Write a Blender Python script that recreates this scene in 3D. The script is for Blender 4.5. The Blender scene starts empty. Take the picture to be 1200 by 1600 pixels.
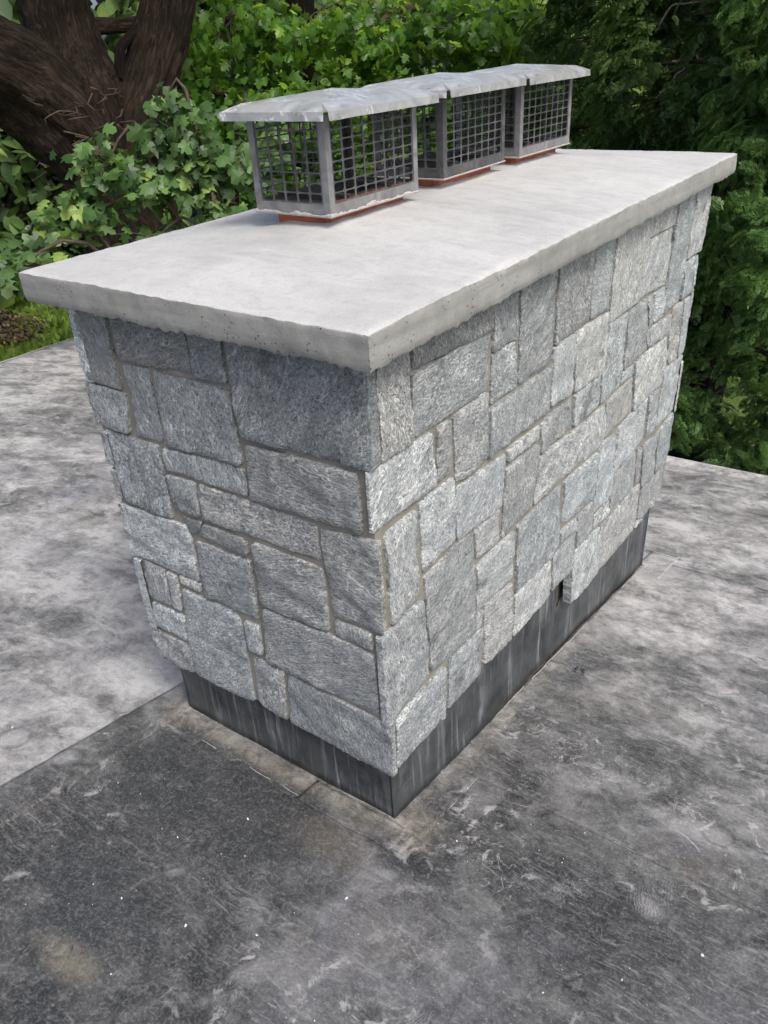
import bpy, bmesh, math, random
import numpy as np
from mathutils import Vector, Matrix, noise as mn

# ------------------------------------------------------------------ camera, light, exposure
SC = bpy.context.scene
COL = SC.collection
S = 0.9                                    # metres per drawing unit of the chimney

cam = bpy.data.cameras.new('camera')
cam.sensor_fit = 'HORIZONTAL'; cam.sensor_width = 36; cam.lens = 36.84
cam.clip_start = 0.05; cam.clip_end = 400
camo = bpy.data.objects.new('camera', cam); COL.objects.link(camo)
CAM = Vector((0.8408, -1.0720, 1.8279))
yaw, pit, rol = 2.2211, -0.5389, -0.0617
fwd = Vector((math.cos(pit)*math.cos(yaw), math.cos(pit)*math.sin(yaw), math.sin(pit)))
rgt = Vector((math.sin(yaw), -math.cos(yaw), 0)); upv = rgt.cross(fwd)
r2 = math.cos(rol)*rgt + math.sin(rol)*upv; u2 = -math.sin(rol)*rgt + math.cos(rol)*upv
M = Matrix((r2, u2, -fwd)).transposed().to_4x4(); M.translation = CAM
camo.matrix_world = M
SC.camera = camo

SUN_EL, SUN_AZ = 54, -22                    # azimuth measured from +X towards +Y
W = bpy.data.worlds.new('World'); SC.world = W; W.use_nodes = True
wn = W.node_tree; bg = wn.nodes['Background']
sky = wn.nodes.new('ShaderNodeTexSky'); sky.sky_type = 'NISHITA'; sky.sun_disc = False
sky.sun_elevation = math.radians(SUN_EL); sky.sun_rotation = math.radians(90 - SUN_AZ)
sky.air_density = 0.6; sky.dust_density = 5.0; sky.ozone_density = 1.0
wn.links.new(sky.outputs[0], bg.inputs[0]); bg.inputs[1].default_value = 0.15
sl = bpy.data.lights.new('sun', 'SUN'); sl.energy = 1.2; sl.angle = math.radians(17); sl.color = (1.0, 0.99, 0.955)
so = bpy.data.objects.new('sun', sl); COL.objects.link(so)
sd = Vector((math.cos(math.radians(SUN_EL))*math.cos(math.radians(SUN_AZ)), math.cos(math.radians(SUN_EL))*math.sin(math.radians(SUN_AZ)), math.sin(math.radians(SUN_EL))))
so.rotation_euler = sd.to_track_quat('Z', 'Y').to_euler(); so.location = sd*20
SC.view_settings.view_transform = 'Standard'; SC.view_settings.look = 'None'
SC.view_settings.gamma = 1; SC.view_settings.exposure = 0.76
SC.view_settings.use_curve_mapping = False

# ------------------------------------------------------------------ helpers
def link(o): COL.objects.link(o); return o

def tag(o, label=None, cat=None, group=None, kind=None):
    if label: o['label'] = label
    if cat: o['category'] = cat
    if group: o['group'] = group
    if kind: o['kind'] = kind
    return o

def empty(name, loc=(0, 0, 0), label=None, cat=None, group=None):
    o = bpy.data.objects.new(name, None); link(o); o.location = loc; o.empty_display_size = .2
    return tag(o, label, cat, group)

def mobj(name, verts, faces, mat=None, parent=None, smooth=True, loc=(0, 0, 0), kind=None):
    me = bpy.data.meshes.new(name)
    me.from_pydata([tuple(v) for v in verts], [], [tuple(f) for f in faces]); me.update()
    if smooth: me.polygons.foreach_set('use_smooth', [True]*len(me.polygons))
    if mat:
        for m in (mat if isinstance(mat, (list, tuple)) else [mat]): me.materials.append(m)
    o = bpy.data.objects.new(name, me); link(o); o.location = loc
    if parent: o.parent = parent
    if kind: o['kind'] = kind
    return o

def bobj(name, bm, mat=None, parent=None, smooth=False, loc=(0, 0, 0), kind=None):
    me = bpy.data.meshes.new(name); bm.to_mesh(me); bm.free()
    if smooth: me.polygons.foreach_set('use_smooth', [True]*len(me.polygons))
    if mat:
        for m in (mat if isinstance(mat, (list, tuple)) else [mat]): me.materials.append(m)
    o = bpy.data.objects.new(name, me); link(o); o.location = loc
    if parent: o.parent = parent
    if kind: o['kind'] = kind
    return o

def add_box(bm, x0, x1, y0, y1, z0, z1):
    v = [bm.verts.new(p) for p in ((x0,y0,z0),(x1,y0,z0),(x1,y1,z0),(x0,y1,z0),(x0,y0,z1),(x1,y0,z1),(x1,y1,z1),(x0,y1,z1))]
    for f in ((0,3,2,1),(4,5,6,7),(0,1,5,4),(1,2,6,5),(2,3,7,6),(3,0,4,7)): bm.faces.new([v[i] for i in f])
    return v

def tube(pts, rads, seg=8, jit=0.0, seed=0, caps=True):
    """swept tube through points; returns verts, faces"""
    pts = [Vector(p) for p in pts]; V = []; F = []
    n = len(pts); prev = None
    for i, p in enumerate(pts):
        t = (pts[min(i+1, n-1)] - pts[max(i-1, 0)]).normalized()
        if prev is None:
            a = Vector((0, 0, 1)) if abs(t.z) < .9 else Vector((1, 0, 0))
            s = t.cross(a).normalized()
        else:
            s = (prev - t*prev.dot(t)).normalized()
        prev = s; b = t.cross(s)
        for k in range(seg):
            an = 2*math.pi*k/seg
            r = rads[i]*(1 + (jit*mn.noise(Vector((math.cos(an)*1.3+seed, math.sin(an)*1.3, i*.35))) if jit else 0))
            V.append(p + (s*math.cos(an) + b*math.sin(an))*r)
    for i in range(n-1):
        for k in range(seg):
            F.append((i*seg+k, i*seg+(k+1) % seg, (i+1)*seg+(k+1) % seg, (i+1)*seg+k))
    if caps:
        F.append(tuple(range(seg))[::-1]); F.append(tuple((n-1)*seg+k for k in range(seg)))
    return V, F

def smooth_path(P, R, m=6):
    """catmull-rom resample of a polyline with radii"""
    P = [Vector(p) for p in P]; out = []; ro = []
    for i in range(len(P)-1):
        p0 = P[max(i-1, 0)]; p1 = P[i]; p2 = P[i+1]; p3 = P[min(i+2, len(P)-1)]
        for k in range(m):
            t = k/m
            out.append(.5*((2*p1)+(p2-p0)*t+(2*p0-5*p1+4*p2-p3)*t*t+(3*p1-p0-3*p2+p3)*t**3)); ro.append(R[i]*(1-t)+R[i+1]*t)
    out.append(P[-1]); ro.append(R[-1])
    return out, ro

# ------------------------------------------------------------------ materials
class Mat:
    def __init__(s, name):
        s.m = bpy.data.materials.new(name); s.m.use_nodes = True; s.t = s.m.node_tree
        s.b = s.t.nodes['Principled BSDF']; s.out = s.t.nodes['Material Output']
    def n(s, typ, **kw):
        nd = s.t.nodes.new('ShaderNode'+typ)
        for k, v in kw.items():
            if k.startswith('_'): setattr(nd, k[1:], v)
        for k, v in kw.items():
            if k.startswith('_'): continue
            key = k.replace('__', ' ')
            try: key = int(key[1:]) if key[0] == 'i' and key[1:].isdigit() else key
            except Exception: pass
            inp = nd.inputs[key]
            if hasattr(v, 'links') or isinstance(v, bpy.types.NodeSocket): s.t.links.new(v, inp)
            else: inp.default_value = v
        return nd
    def set(s, **kw):
        for k, v in kw.items():
            inp = s.b.inputs[k.replace('__', ' ')]
            if isinstance(v, bpy.types.NodeSocket): s.t.links.new(v, inp)
            else: inp.default_value = v
    def coord(s, kind='Object'): return s.n('TexCoord').outputs[kind]
    def mapping(s, v, loc=(0,0,0), rot=(0,0,0), sc=(1,1,1)):
        return s.n('Mapping', Vector=v, Location=loc, Rotation=rot, Scale=sc).outputs[0]
    def noise(s, v, scale, detail=6, rough=.55, dist=0.0, col=False):
        nd = s.n('TexNoise', Vector=v, Scale=scale, Detail=detail, Roughness=rough, Distortion=dist)
        return nd.outputs[1 if col else 0]
    def voro(s, v, scale, feature='F1', rand=1.0):
        return s.n('TexVoronoi', _feature=feature, Vector=v, Scale=scale, Randomness=rand).outputs[0]
    def ramp(s, f, stops, interp='LINEAR'):
        nd = s.n('ValToRGB', Fac=f); cr = nd.color_ramp; cr.interpolation = interp
        while len(cr.elements) < len(stops): cr.elements.new(.5)
        for e, (p, c) in zip(cr.elements, stops):
            e.position = p; e.color = (c, c, c, 1) if not hasattr(c, '__len__') else (*c, 1)
        return nd.outputs[0]
    def mr(s, f, a, b, c=0.0, d=1.0):
        nd = s.n('MapRange', Value=f); nd.inputs[1].default_value = a; nd.inputs[2].default_value = b
        nd.inputs[3].default_value = c; nd.inputs[4].default_value = d; return nd.outputs[0]
    def math(s, op, a, b=0.0, clamp=False):
        nd = s.n('Math', _operation=op, i0=a, i1=b); nd.use_clamp = clamp; return nd.outputs[0]
    def mix(s, f, a, b, typ='MIX'):
        nd = s.n('Mix', _data_type='RGBA', _blend_type=typ)
        def st(i, v):
            if isinstance(v, bpy.types.NodeSocket): s.t.links.new(v, nd.inputs[i])
            else: nd.inputs[i].default_value = v if not hasattr(v, '__len__') else ((*v, 1) if len(v) == 3 else v)
        st(0, f); st(6, a); st(7, b); return nd.outputs[2]
    def bump(s, h, strength=.5, dist=.01, nrm=None):
        kw = dict(Height=h, Strength=strength, Distance=dist)
        if nrm is not None: kw['Normal'] = nrm
        return s.n('Bump', **kw).outputs[0]

def g(v): return (v, v, v)

def stone_material():
    M = Mat('grey_gneiss'); info = M.n('ObjectInfo'); rnd = info.outputs['Random']
    co = M.coord('Object')
    off = M.n('CombineXYZ', X=M.math('MULTIPLY', rnd, 37.0), Y=M.math('MULTIPLY', rnd, 11.0), Z=M.math('MULTIPLY', rnd, 53.0)).outputs[0]
    v = M.n('VectorMath', _operation='ADD', i0=co, i1=off).outputs[0]
    ang = M.math('ADD', M.math('MULTIPLY', M.math('FRACT', M.math('MULTIPLY', rnd, 7.31)), 2.4), -.3)
    vr = M.n('VectorRotate', _rotation_type='AXIS_ANGLE', Vector=v, Axis=(0, 1, 0), Angle=ang).outputs[0]
    an = M.math('MULTIPLY', M.math('FRACT', M.math('MULTIPLY', rnd, 23.3)), 1.0)
    vs = M.n('Mapping', Vector=vr, Scale=M.n('CombineXYZ', X=1.0, Y=1.0, Z=M.math('ADD', 1.5, M.math('MULTIPLY', M.math('MULTIPLY', an, an), 6.0))).outputs[0]).outputs[0]
    vf = M.n('Mapping', Vector=vr, Scale=M.n('CombineXYZ', X=1.0, Y=1.0, Z=M.math('ADD', 1.3, M.math('MULTIPLY', an, 1.6))).outputs[0]).outputs[0]
    big = M.noise(vr, 5, 4, .6)
    streak = M.noise(vs, 15, 9, .68, .9)
    fine = M.noise(vf, 95, 5, .68, .5)
    grain = M.noise(vf, 230, 4, .68)
    base = M.ramp(streak, [(.30, (.135, .143, .148)), (.46, (.215, .230, .236)), (.60, (.298, .314, .316)), (.78, (.45, .455, .445))])
    base = M.mix(M.mr(big, .35, .7, 0, .6), base, (.238, .255, .262))
    spk = M.math('MULTIPLY', M.math('ADD', .55, M.math('MULTIPLY', M.math('FRACT', M.math('MULTIPLY', rnd, 13.7)), .65)), M.mr(M.noise(vr, 11, 4, .6), .36, .62, .45, 1.25))
    fl = M.mr(fine, .53, .66); base = M.mix(M.math('MULTIPLY', fl, M.math('MULTIPLY', spk, .85), True), base, (.66, .665, .645))
    dk = M.mr(fine, .47, .35); base = M.mix(M.math('MULTIPLY', dk, .80), base, (.05, .055, .058))
    base = M.mix(M.mr(grain, .52, .70, 0, .55), base, (.70, .70, .68))
    base = M.mix(M.mr(grain, .48, .32, 0, .65), base, (.045, .048, .05))
    # pale quartz veins
    vn = M.noise(M.mapping(vr, sc=(1, 1, 2.6)), 5.5, 4, .55, .45)
    vein = M.mr(M.math('ABSOLUTE', M.math('SUBTRACT', vn, .5)), .008, .001)
    vm = M.mr(M.noise(vr, 7, 2), .46, .56)
    base = M.mix(M.math('MULTIPLY', M.math('MULTIPLY', vein, vm), .75), base, (.66, .66, .63))
    # bright cleft edges : short pale scratches along the grain, hairline dark cracks
    sn = M.noise(vf, 34, 5, .6, 1.3)
    scr = M.math('MULTIPLY', M.mr(M.math('ABSOLUTE', M.math('SUBTRACT', sn, .5)), .018, .003), M.mr(M.noise(vr, 19, 3), .50, .60))
    base = M.mix(M.math('MULTIPLY', scr, .85), base, (.80, .80, .78))
    cn = M.noise(M.mapping(vr, loc=(5, 0, 9)), 8, 5, .6, .8)
    crk = M.math('MULTIPLY', M.mr(M.math('ABSOLUTE', M.math('SUBTRACT', cn, .5)), .006, .001), M.mr(M.noise(vr, 6, 2), .55, .62))
    base = M.mix(M.math('MULTIPLY', crk, .85), base, (.03, .03, .032))
    # dark weathering blotches and rust
    bl = M.mr(M.noise(vr, 9, 6, .65), .60, .70); base = M.mix(M.math('MULTIPLY', bl, .72), base, (.07, .07, .075))
    warm = M.mr(M.noise(vr, 4, 3), .6, .8); base = M.mix(M.math('MULTIPLY', warm, .25), base, (.27, .24, .19))
    base = M.mix(1.0, base, (.965, .985, .975), 'MULTIPLY')
    base = M.mix(1.0, base, info.outputs['Color'], 'MULTIPLY')
    M.set(Base__Color=base, Roughness=M.mr(fine, .3, .7, .62, .42), Specular__IOR__Level=.45)
    h = M.math('ADD', M.math('MULTIPLY', streak, 1.0), M.math('MULTIPLY', fine, .30)); h = M.math('ADD', h, M.math('MULTIPLY', grain, .10))
    M.set(Normal=M.bump(h, .8, .009))
    return M.m

def mortar_material(name='tan_mortar', c0=(.17, .162, .132), c1=(.27, .258, .215)):
    M = Mat(name); co = M.coord()
    n1 = M.noise(co, 14, 6); n2 = M.noise(co, 220, 4, .6)
    c = M.ramp(n1, [(.3, c0), (.7, c1)]); c = M.mix(M.mr(n2, .35, .65, 0, .35), c, tuple(.55*x for x in c0))
    M.set(Base__Color=c, Roughness=.92, Normal=M.bump(M.math('ADD', n1, M.math('MULTIPLY', n2, .4)), .6, .004)); return M.m

def concrete_material(name, lo, hi, holes=False):
    M = Mat(name); co = M.coord()
    n1 = M.noise(co, 3.2, 7, .6, .4); n2 = M.noise(co, 26, 8, .65); n3 = M.noise(co, 340, 3, .6)
    sw = M.noise(M.mapping(co, rot=(0, 0, .5), sc=(1, 4, 1)), 5, 6, .6, .8)
    c = M.ramp(n1, [(.3, lo), (.68, hi)])
    c = M.mix(M.mr(sw, .42, .7, 0, .5), c, tuple(min(1, 1.12*x) for x in hi))
    c = M.mix(M.mr(n2, .5, .72, 0, .38), c, tuple(.78*x for x in lo))
    c = M.mix(M.mr(n3, .4, .75, 0, .34), c, tuple(.5*x for x in lo))
    c = M.mix(M.mr(M.noise(co, 75, 6, .7), .52, .72, 0, .4), c, tuple(.72*x for x in lo))
    h = M.math('ADD', M.math('MULTIPLY', n2, .5), M.math('MULTIPLY', n3, .25))
    if holes:
        hs = M.mapping(co, sc=(1, 1, .42))
        band = M.noise(hs, 9, 4, .6)
        c = M.mix(M.mr(M.noise(M.mapping(co, sc=(.25, .25, 5)), 11, 5, .6, .3), .45, .7, 0, .55), c, tuple(.80*x for x in lo))
        c = M.mix(M.mr(band, .55, .75, 0, .4), c, tuple(1.1*x for x in hi))
        vz = M.voro(co, 95, 'F1'); gate = M.mr(M.noise(co, 13, 3), .49, .59)
        hole = M.math('MULTIPLY', M.mr(vz, .20, .13), gate)
        c = M.mix(hole, c, (.05, .05, .045)); h = M.math('SUBTRACT', h, M.math('MULTIPLY', hole, 1.6))
        vz2 = M.voro(co, 260, 'F1'); hole2 = M.math('MULTIPLY', M.mr(vz2, .2, .12), M.mr(M.noise(co, 21, 3), .52, .6))
        c = M.mix(M.math('MULTIPLY', hole2, .8), c, (.07, .07, .06))
    M.set(Base__Color=c, Roughness=.85, Specular__IOR__Level=.3, Normal=M.bump(h, .55, .005)); return M.m

PLATE_MARKS = [(-.37, -.43, .036), (-.94, -.35, .045), (-1.16, -.39, .05), (.63, .18, .05), (.70, .52, .04), (-.2, -.23, .02)]
BOOT_MARKS = [(.80, .66, .5), (.86, .50, .2), (.62, .22, -.4), (.34, -.42, .2), (-1.5, .3, .8), (-1.9, .0, -.3)]
def roof_material():
    M = Mat('weathered_roof_membrane'); co = M.coord()
    sep = M.n('SeparateXYZ', Vector=co); X, Y = sep.outputs[0], sep.outputs[1]
    wx = M.n('VectorMath', _operation='ADD', i0=co, i1=M.n('VectorMath', _operation='SCALE', i0=M.noise(co, 6, 4, col=True), Scale=.05).outputs[0]).outputs[0]
    cl = M.noise(wx, .9, 5, .6, .4)                       # broad cloudy dust
    md = M.noise(wx, 4.2, 9, .68, .5)
    fn = M.noise(wx, 24, 9, .72, .4)
    gr = M.noise(co, 150, 4, .65)
    # side factor : the facet beyond the lap seam carries pale dust plus sky sheen painted in as paleness
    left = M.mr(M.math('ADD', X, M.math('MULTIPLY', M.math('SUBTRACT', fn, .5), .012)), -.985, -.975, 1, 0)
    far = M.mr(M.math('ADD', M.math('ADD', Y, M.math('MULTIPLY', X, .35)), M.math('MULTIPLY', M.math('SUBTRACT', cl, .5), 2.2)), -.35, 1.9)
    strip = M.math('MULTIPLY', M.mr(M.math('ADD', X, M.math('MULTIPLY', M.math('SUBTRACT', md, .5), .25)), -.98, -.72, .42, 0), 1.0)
    dust_sheen = M.math('MAXIMUM', M.math('MAXIMUM', M.math('MULTIPLY', left, .96), strip), M.math('MULTIPLY', far, .98))
    swp = M.noise(M.mapping(wx, rot=(0, 0, .9), sc=(1, 1.7, 1)), 3.6, 9, .68, .6)
    mot = M.math('ADD', M.math('MULTIPLY', M.math('SUBTRACT', md, .5), 1.5), M.math('ADD', M.math('MULTIPLY', M.math('SUBTRACT', fn, .5), .95), M.math('ADD', M.math('MULTIPLY', M.math('SUBTRACT', cl, .5), 1.1), M.math('MULTIPLY', M.math('SUBTRACT', swp, .5), 1.3))))
    amt = M.math('ADD', M.math('ADD', M.math('MULTIPLY', dust_sheen, .55), .125), M.math('MULTIPLY', mot, M.math('ADD', .80, M.math('MULTIPLY', dust_sheen, .25))), True)
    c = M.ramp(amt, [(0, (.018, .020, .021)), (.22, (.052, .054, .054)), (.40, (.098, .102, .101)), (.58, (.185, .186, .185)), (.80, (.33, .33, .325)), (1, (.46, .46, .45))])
    # bluish-violet bloom and brownish film
    c = M.mix(M.mr(M.noise(co, 1.7, 4, .55), .54, .72, 0, .40), c, (.135, .142, .172))
    c = M.mix(M.mr(M.noise(M.mapping(co, loc=(7, 3, 0)), 2.3, 5, .6), .58, .75, 0, .30), c, (.17, .145, .115))
    # directional brushing scratches
    for ang, sc, st in ((.5, 11, .34), (-.75, 9, .30), (1.45, 13, .26), (.1, 24, .26)):
        s = M.noise(M.mapping(wx, rot=(0, 0, ang), sc=(1, 9, 1)), sc, 7, .62, .3)
        gate = M.mr(M.noise(M.mapping(co, loc=(ang*9, 2, 0)), 2.2, 3), .44, .58)
        c = M.mix(M.math('MULTIPLY', M.math('MULTIPLY', M.mr(s, .57, .70), gate), st), c, (.42, .42, .42))
        c = M.mix(M.math('MULTIPLY', M.math('MULTIPLY', M.mr(s, .43, .32), gate), st), c, (.035, .036, .038))
    # wormy scuff marks
    for sc, seed, st in ((7, 1, .55), (15, 5, .40)):
        w = M.noise(M.mapping(co, loc=(seed, seed*2, 0)), sc, 4, .55, 2.2)
        ln = M.mr(M.math('ABSOLUTE', M.math('SUBTRACT', w, .5)), .010, .002)
        gate = M.mr(M.noise(M.mapping(co, loc=(seed*3, 0, 0)), 2.6, 4, .6), .55, .68)
        c = M.mix(M.math('MULTIPLY', M.math('MULTIPLY', ln, gate), st), c, (.55, .55, .54))
    # soft chalk clouds with feathered, wiped edges
    ck = M.noise(M.mapping(wx, loc=(4, 1, 0), rot=(0, 0, -.4), sc=(1, 1.25, 1)), 3.4, 10, .70, .7)
    ckg = M.math('ADD', M.mr(M.noise(M.mapping(co, loc=(2, 5, 0)), 1.1, 3), .42, .66), M.math('MULTIPLY', dust_sheen, .35), True)
    c = M.mix(M.math('MULTIPLY', M.math('MULTIPLY', M.mr(ck, .50, .74), ckg), .70), c, (.40, .40, .40))
    c = M.mix(M.math('MULTIPLY', M.mr(ck, .43, .29), .58), c, (.045, .047, .050))
    # fixing plates telegraphing through, ribbed boot prints
    for px_, py_, r_ in PLATE_MARKS:
        dx = M.math('SUBTRACT', X, px_); dy = M.math('SUBTRACT', Y, py_)
        dd = M.math('ADD', M.math('SQRT', M.math('ADD', M.math('MULTIPLY', dx, dx), M.math('MULTIPLY', dy, dy))), M.math('MULTIPLY', M.math('SUBTRACT', md, .5), r_*.5))
        c = M.mix(M.math('MULTIPLY', M.mr(M.math('ABSOLUTE', M.math('SUBTRACT', dd, r_)), r_*.20, 0), .45), c, (.035, .037, .042))
        c = M.mix(M.math('MULTIPLY', M.mr(dd, r_*.85, r_*.2), M.mr(fn, .35, .6, .1, .6)), c, (.34, .34, .345))
    for px_, py_, an_ in BOOT_MARKS:
        wv = M.n('TexWave', Vector=M.mapping(co, rot=(0, 0, an_)), Scale=42.0, Distortion=9.0, Detail=2.0).outputs['Fac']
        dx = M.math('DIVIDE', M.math('SUBTRACT', X, px_), .055); dy = M.math('DIVIDE', M.math('SUBTRACT', Y, py_), .085)
        dd = M.math('ADD', M.math('SQRT', M.math('ADD', M.math('MULTIPLY', dx, dx), M.math('MULTIPLY', dy, dy))), M.math('MULTIPLY', M.math('SUBTRACT', md, .5), 2.4))
        m_ = M.math('MULTIPLY', M.mr(dd, 1.0, .55), M.mr(fn, .42, .56))
        c = M.mix(M.math('MULTIPLY', M.math('MULTIPLY', M.mr(wv, .55, .75), m_), .24), c, (.34, .34, .34))
        c = M.mix(M.math('MULTIPLY', M.math('MULTIPLY', M.mr(wv, .45, .25), m_), .42), c, (.035, .036, .038))
    # flaky chalk scabs with crisp edges and dark rubbed spots
    fk = M.noise(M.mapping(wx, loc=(9, 2, 0)), 11, 9, .70, .8); fg = M.mr(M.noise(M.mapping(co, loc=(1, 8, 0)), 2.0, 4, .6), .47, .60)
    c = M.mix(M.math('MULTIPLY', M.math('MULTIPLY', M.mr(fk, .565, .62), fg), .60), c, (.44, .44, .44))
    c = M.mix(M.math('MULTIPLY', M.math('MULTIPLY', M.mr(fk, .42, .36), M.mr(M.noise(M.mapping(co, loc=(6, 3, 0)), 2.4, 4, .6), .50, .62)), .6), c, (.030, .032, .034))
    # white paint-like smears
    sm = M.math('MULTIPLY', M.mr(M.noise(wx, 17, 6, .62, .6), .60, .70), M.mr(M.noise(M.mapping(co, loc=(3, 9, 0)), 1.9, 4, .6), .50, .62))
    c = M.mix(M.math('MULTIPLY', sm, .65), c, (.52, .52, .52))
    sp = M.math('MULTIPLY', M.mr(M.voro(co, 48), .13, .07), M.mr(M.noise(co, 5, 3), .46, .6))
    c = M.mix(M.math('MULTIPLY', sp, .30), c, (.50, .50, .48))
    # black damp stain at the foot of the front face, tan silt along the base
    def blob(cx, cy, rx, ry, f=.35):
        dx = M.math('DIVIDE', M.math('SUBTRACT', X, cx), rx); dy = M.math('DIVIDE', M.math('SUBTRACT', Y, cy), ry)
        d = M.math('SQRT', M.math('ADD', M.math('MULTIPLY', dx, dx), M.math('MULTIPLY', dy, dy)))
        d = M.math('ADD', d, M.math('MULTIPLY', M.math('SUBTRACT', md, .5), 1.6)); return M.mr(d, 1.0, 1-f)
    notleft = M.math('SUBTRACT', 1, left)
    st = M.math('MULTIPLY', M.math('MAXIMUM', M.math('MAXIMUM', blob(-.60, -.20, .34, .24, .5), blob(-.30, -.22, .40, .20, .6)), blob(-.45, -.62, .42, .30, .8)), notleft)
    c = M.mix(M.math('MULTIPLY', st, .86), c, M.mix(fn, (.006, .008, .010), (.055, .060, .064)))
    tan = M.math('MAXIMUM', M.math('MAXIMUM', blob(-.45, .0, .5, .045, .8), blob(.02, .05, .10, .10, .8)), M.math('MAXIMUM', blob(-.86, .0, .10, .10, .8), blob(-.37, -.73, .12, .05, .8)))
    c = M.mix(M.math('MULTIPLY', tan, M.mr(fn, .35, .65, .15, .75)), c, (.235, .215, .165))
    bx = M.math('MAXIMUM', M.math('SUBTRACT', M.math('ABSOLUTE', M.math('ADD', X, .45)), .41), 0); by = M.math('MAXIMUM', M.math('SUBTRACT', M.math('ABSOLUTE', M.math('SUBTRACT', Y, 1.067)), 1.026), 0)
    bd = M.math('SQRT', M.math('ADD', M.math('MULTIPLY', bx, bx), M.math('MULTIPLY', by, by)))
    bd = M.math('ADD', bd, M.math('MULTIPLY', M.math('SUBTRACT', md, .5), .11))
    foot = M.math('MULTIPLY', M.mr(bd, .072, .018), M.mr(M.noise(co, 3.5, 4), .34, .56, .35, 1))
    foot = M.math('MULTIPLY', foot, M.mr(M.noise(wx, 11, 8, .68), .36, .62, .15, 1))
    c = M.mix(M.math('MULTIPLY', foot, .85), c, M.mix(M.mr(fn, .35, .65), (.085, .080, .068), (.42, .41, .375)))
    brn = blob(-.12, -.12, .16, .10, .9)
    c = M.mix(M.math('MULTIPLY', brn, .45), c, (.13, .115, .09))
    g2 = M.noise(wx, 75, 5, .7, 1.2)
    c = M.mix(M.mr(g2, .50, .68, 0, .30), c, M.mix(.6, c, (.46, .46, .46)))
    c = M.mix(M.mr(g2, .48, .33, 0, .26), c, M.mix(.6, c, (.022, .023, .025)))
    c = M.mix(M.mr(gr, .50, .7, 0, .25), c, M.mix(.5, c, (.42, .42, .42)))
    c = M.mix(M.mr(gr, .48, .28, 0, .25), c, M.mix(.6, c, (.02, .02, .02)))
    M.set(Base__Color=c, Roughness=M.mr(fn, .3, .7, .50, .72), Specular__IOR__Level=.33)
    h = M.math('ADD', M.math('MULTIPLY', md, .8), M.math('ADD', M.math('MULTIPLY', fn, .5), M.math('MULTIPLY', gr, .10)))
    M.set(Normal=M.bump(h, .55, .012)); return M.m

def lead_material():
    M = Mat('dark_lead_flashing'); co = M.coord()
    st = M.noise(M.mapping(co, sc=(1, 1, .05)), 46, 8, .72, .25)
    n = M.noise(co, 9, 6, .6); f = M.noise(co, 90, 5, .65)
    c = M.ramp(n, [(.3, (.018, .022, .023)), (.7, (.070, .077, .080))])
    gate = M.mr(M.noise(M.mapping(co, sc=(1, 1, .3)), 5, 3), .42, .62)
    c = M.mix(M.math('MULTIPLY', M.math('MULTIPLY', M.mr(st, .53, .64), gate), .60), c, (.40, .43, .44))
    wd = M.noise(M.mapping(co, sc=(1, 1, .10)), 13, 6, .62); c = M.mix(M.math('MULTIPLY', M.math('MULTIPLY', M.mr(wd, .53, .68), M.mr(n, .40, .56)), .55), c, (.24, .265, .275))
    c = M.mix(M.mr(f, .55, .75, 0, .35), c, (.16, .165, .17))
    sc = M.noise(M.mapping(co, rot=(.6, .5, .3), sc=(1, 1, 14)), 6, 5, .6); c = M.mix(M.mr(sc, .66, .72, 0, .3), c, (.22, .23, .23))
    M.set(Base__Color=c, Roughness=M.mr(f, .3, .7, .38, .6), Specular__IOR__Level=.5, Normal=M.bump(M.math('ADD', n, M.math('MULTIPLY', f, .2)), .35, .008)); return M.m

def steel_material(name='galvanised_steel', dull=False, rng_=None):
    M = Mat(name); co = M.coord()
    n = M.noise(co, 16, 5, .6, 1.0); f = M.noise(co, 160, 4, .6)
    lo, hi = ((.05, .052, .055), (.13, .13, .132)) if dull else ((.29, .296, .288), (.50, .508, .492))
    if rng_: lo, hi = rng_
    c = M.ramp(n, [(.3, lo), (.7, hi)])
    if not dull:
        b = M.math('MULTIPLY', M.mr(M.noise(M.mapping(co, rot=(0, 0, .7), sc=(1, 2.5, 1)), 22, 6, .62, 1.2), .55, .62), M.mr(M.noise(co, 9, 2), .49, .58))
        c = M.mix(M.math('MULTIPLY', b, .85), c, (.86, .86, .84))
    else:
        rs = M.mr(M.noise(M.mapping(co, sc=(1, 1, .5)), 22, 5, .65), .56, .75); c = M.mix(M.math('MULTIPLY', rs, .5), c, (.26, .235, .19))
        pt = M.mr(M.noise(co, 48, 5, .7), .62, .72); c = M.mix(M.math('MULTIPLY', pt, .4), c, (.34, .33, .31))
    M.set(Base__Color=c, Metallic=.40 if not dull else .35, Roughness=M.mr(n, .3, .7, .26, .42) if not dull else M.mr(f, .3, .7, .42, .62), Normal=M.bump(M.math('ADD', n, M.math('MULTIPLY', f, .1)), .14, .003)); return M.m

def simple_material(name, lo, hi, scale=10, rough=.8, bump=.3, dist=.004, sc=(1, 1, 1), spec=.3, fine=6.0):
    M = Mat(name); co = M.mapping(M.coord(), sc=sc)
    n = M.noise(co, scale, 7, .62, .3); f = M.noise(co, scale*fine, 5, .65)
    c = M.ramp(M.math('ADD', M.math('MULTIPLY', n, .65), M.math('MULTIPLY', f, .35)), [(.3, lo), (.7, hi)])
    M.set(Base__Color=c, Roughness=rough, Specular__IOR__Level=spec, Normal=M.bump(M.math('ADD', n, M.math('MULTIPLY', f, .5)), bump, dist)); return M.m

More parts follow.
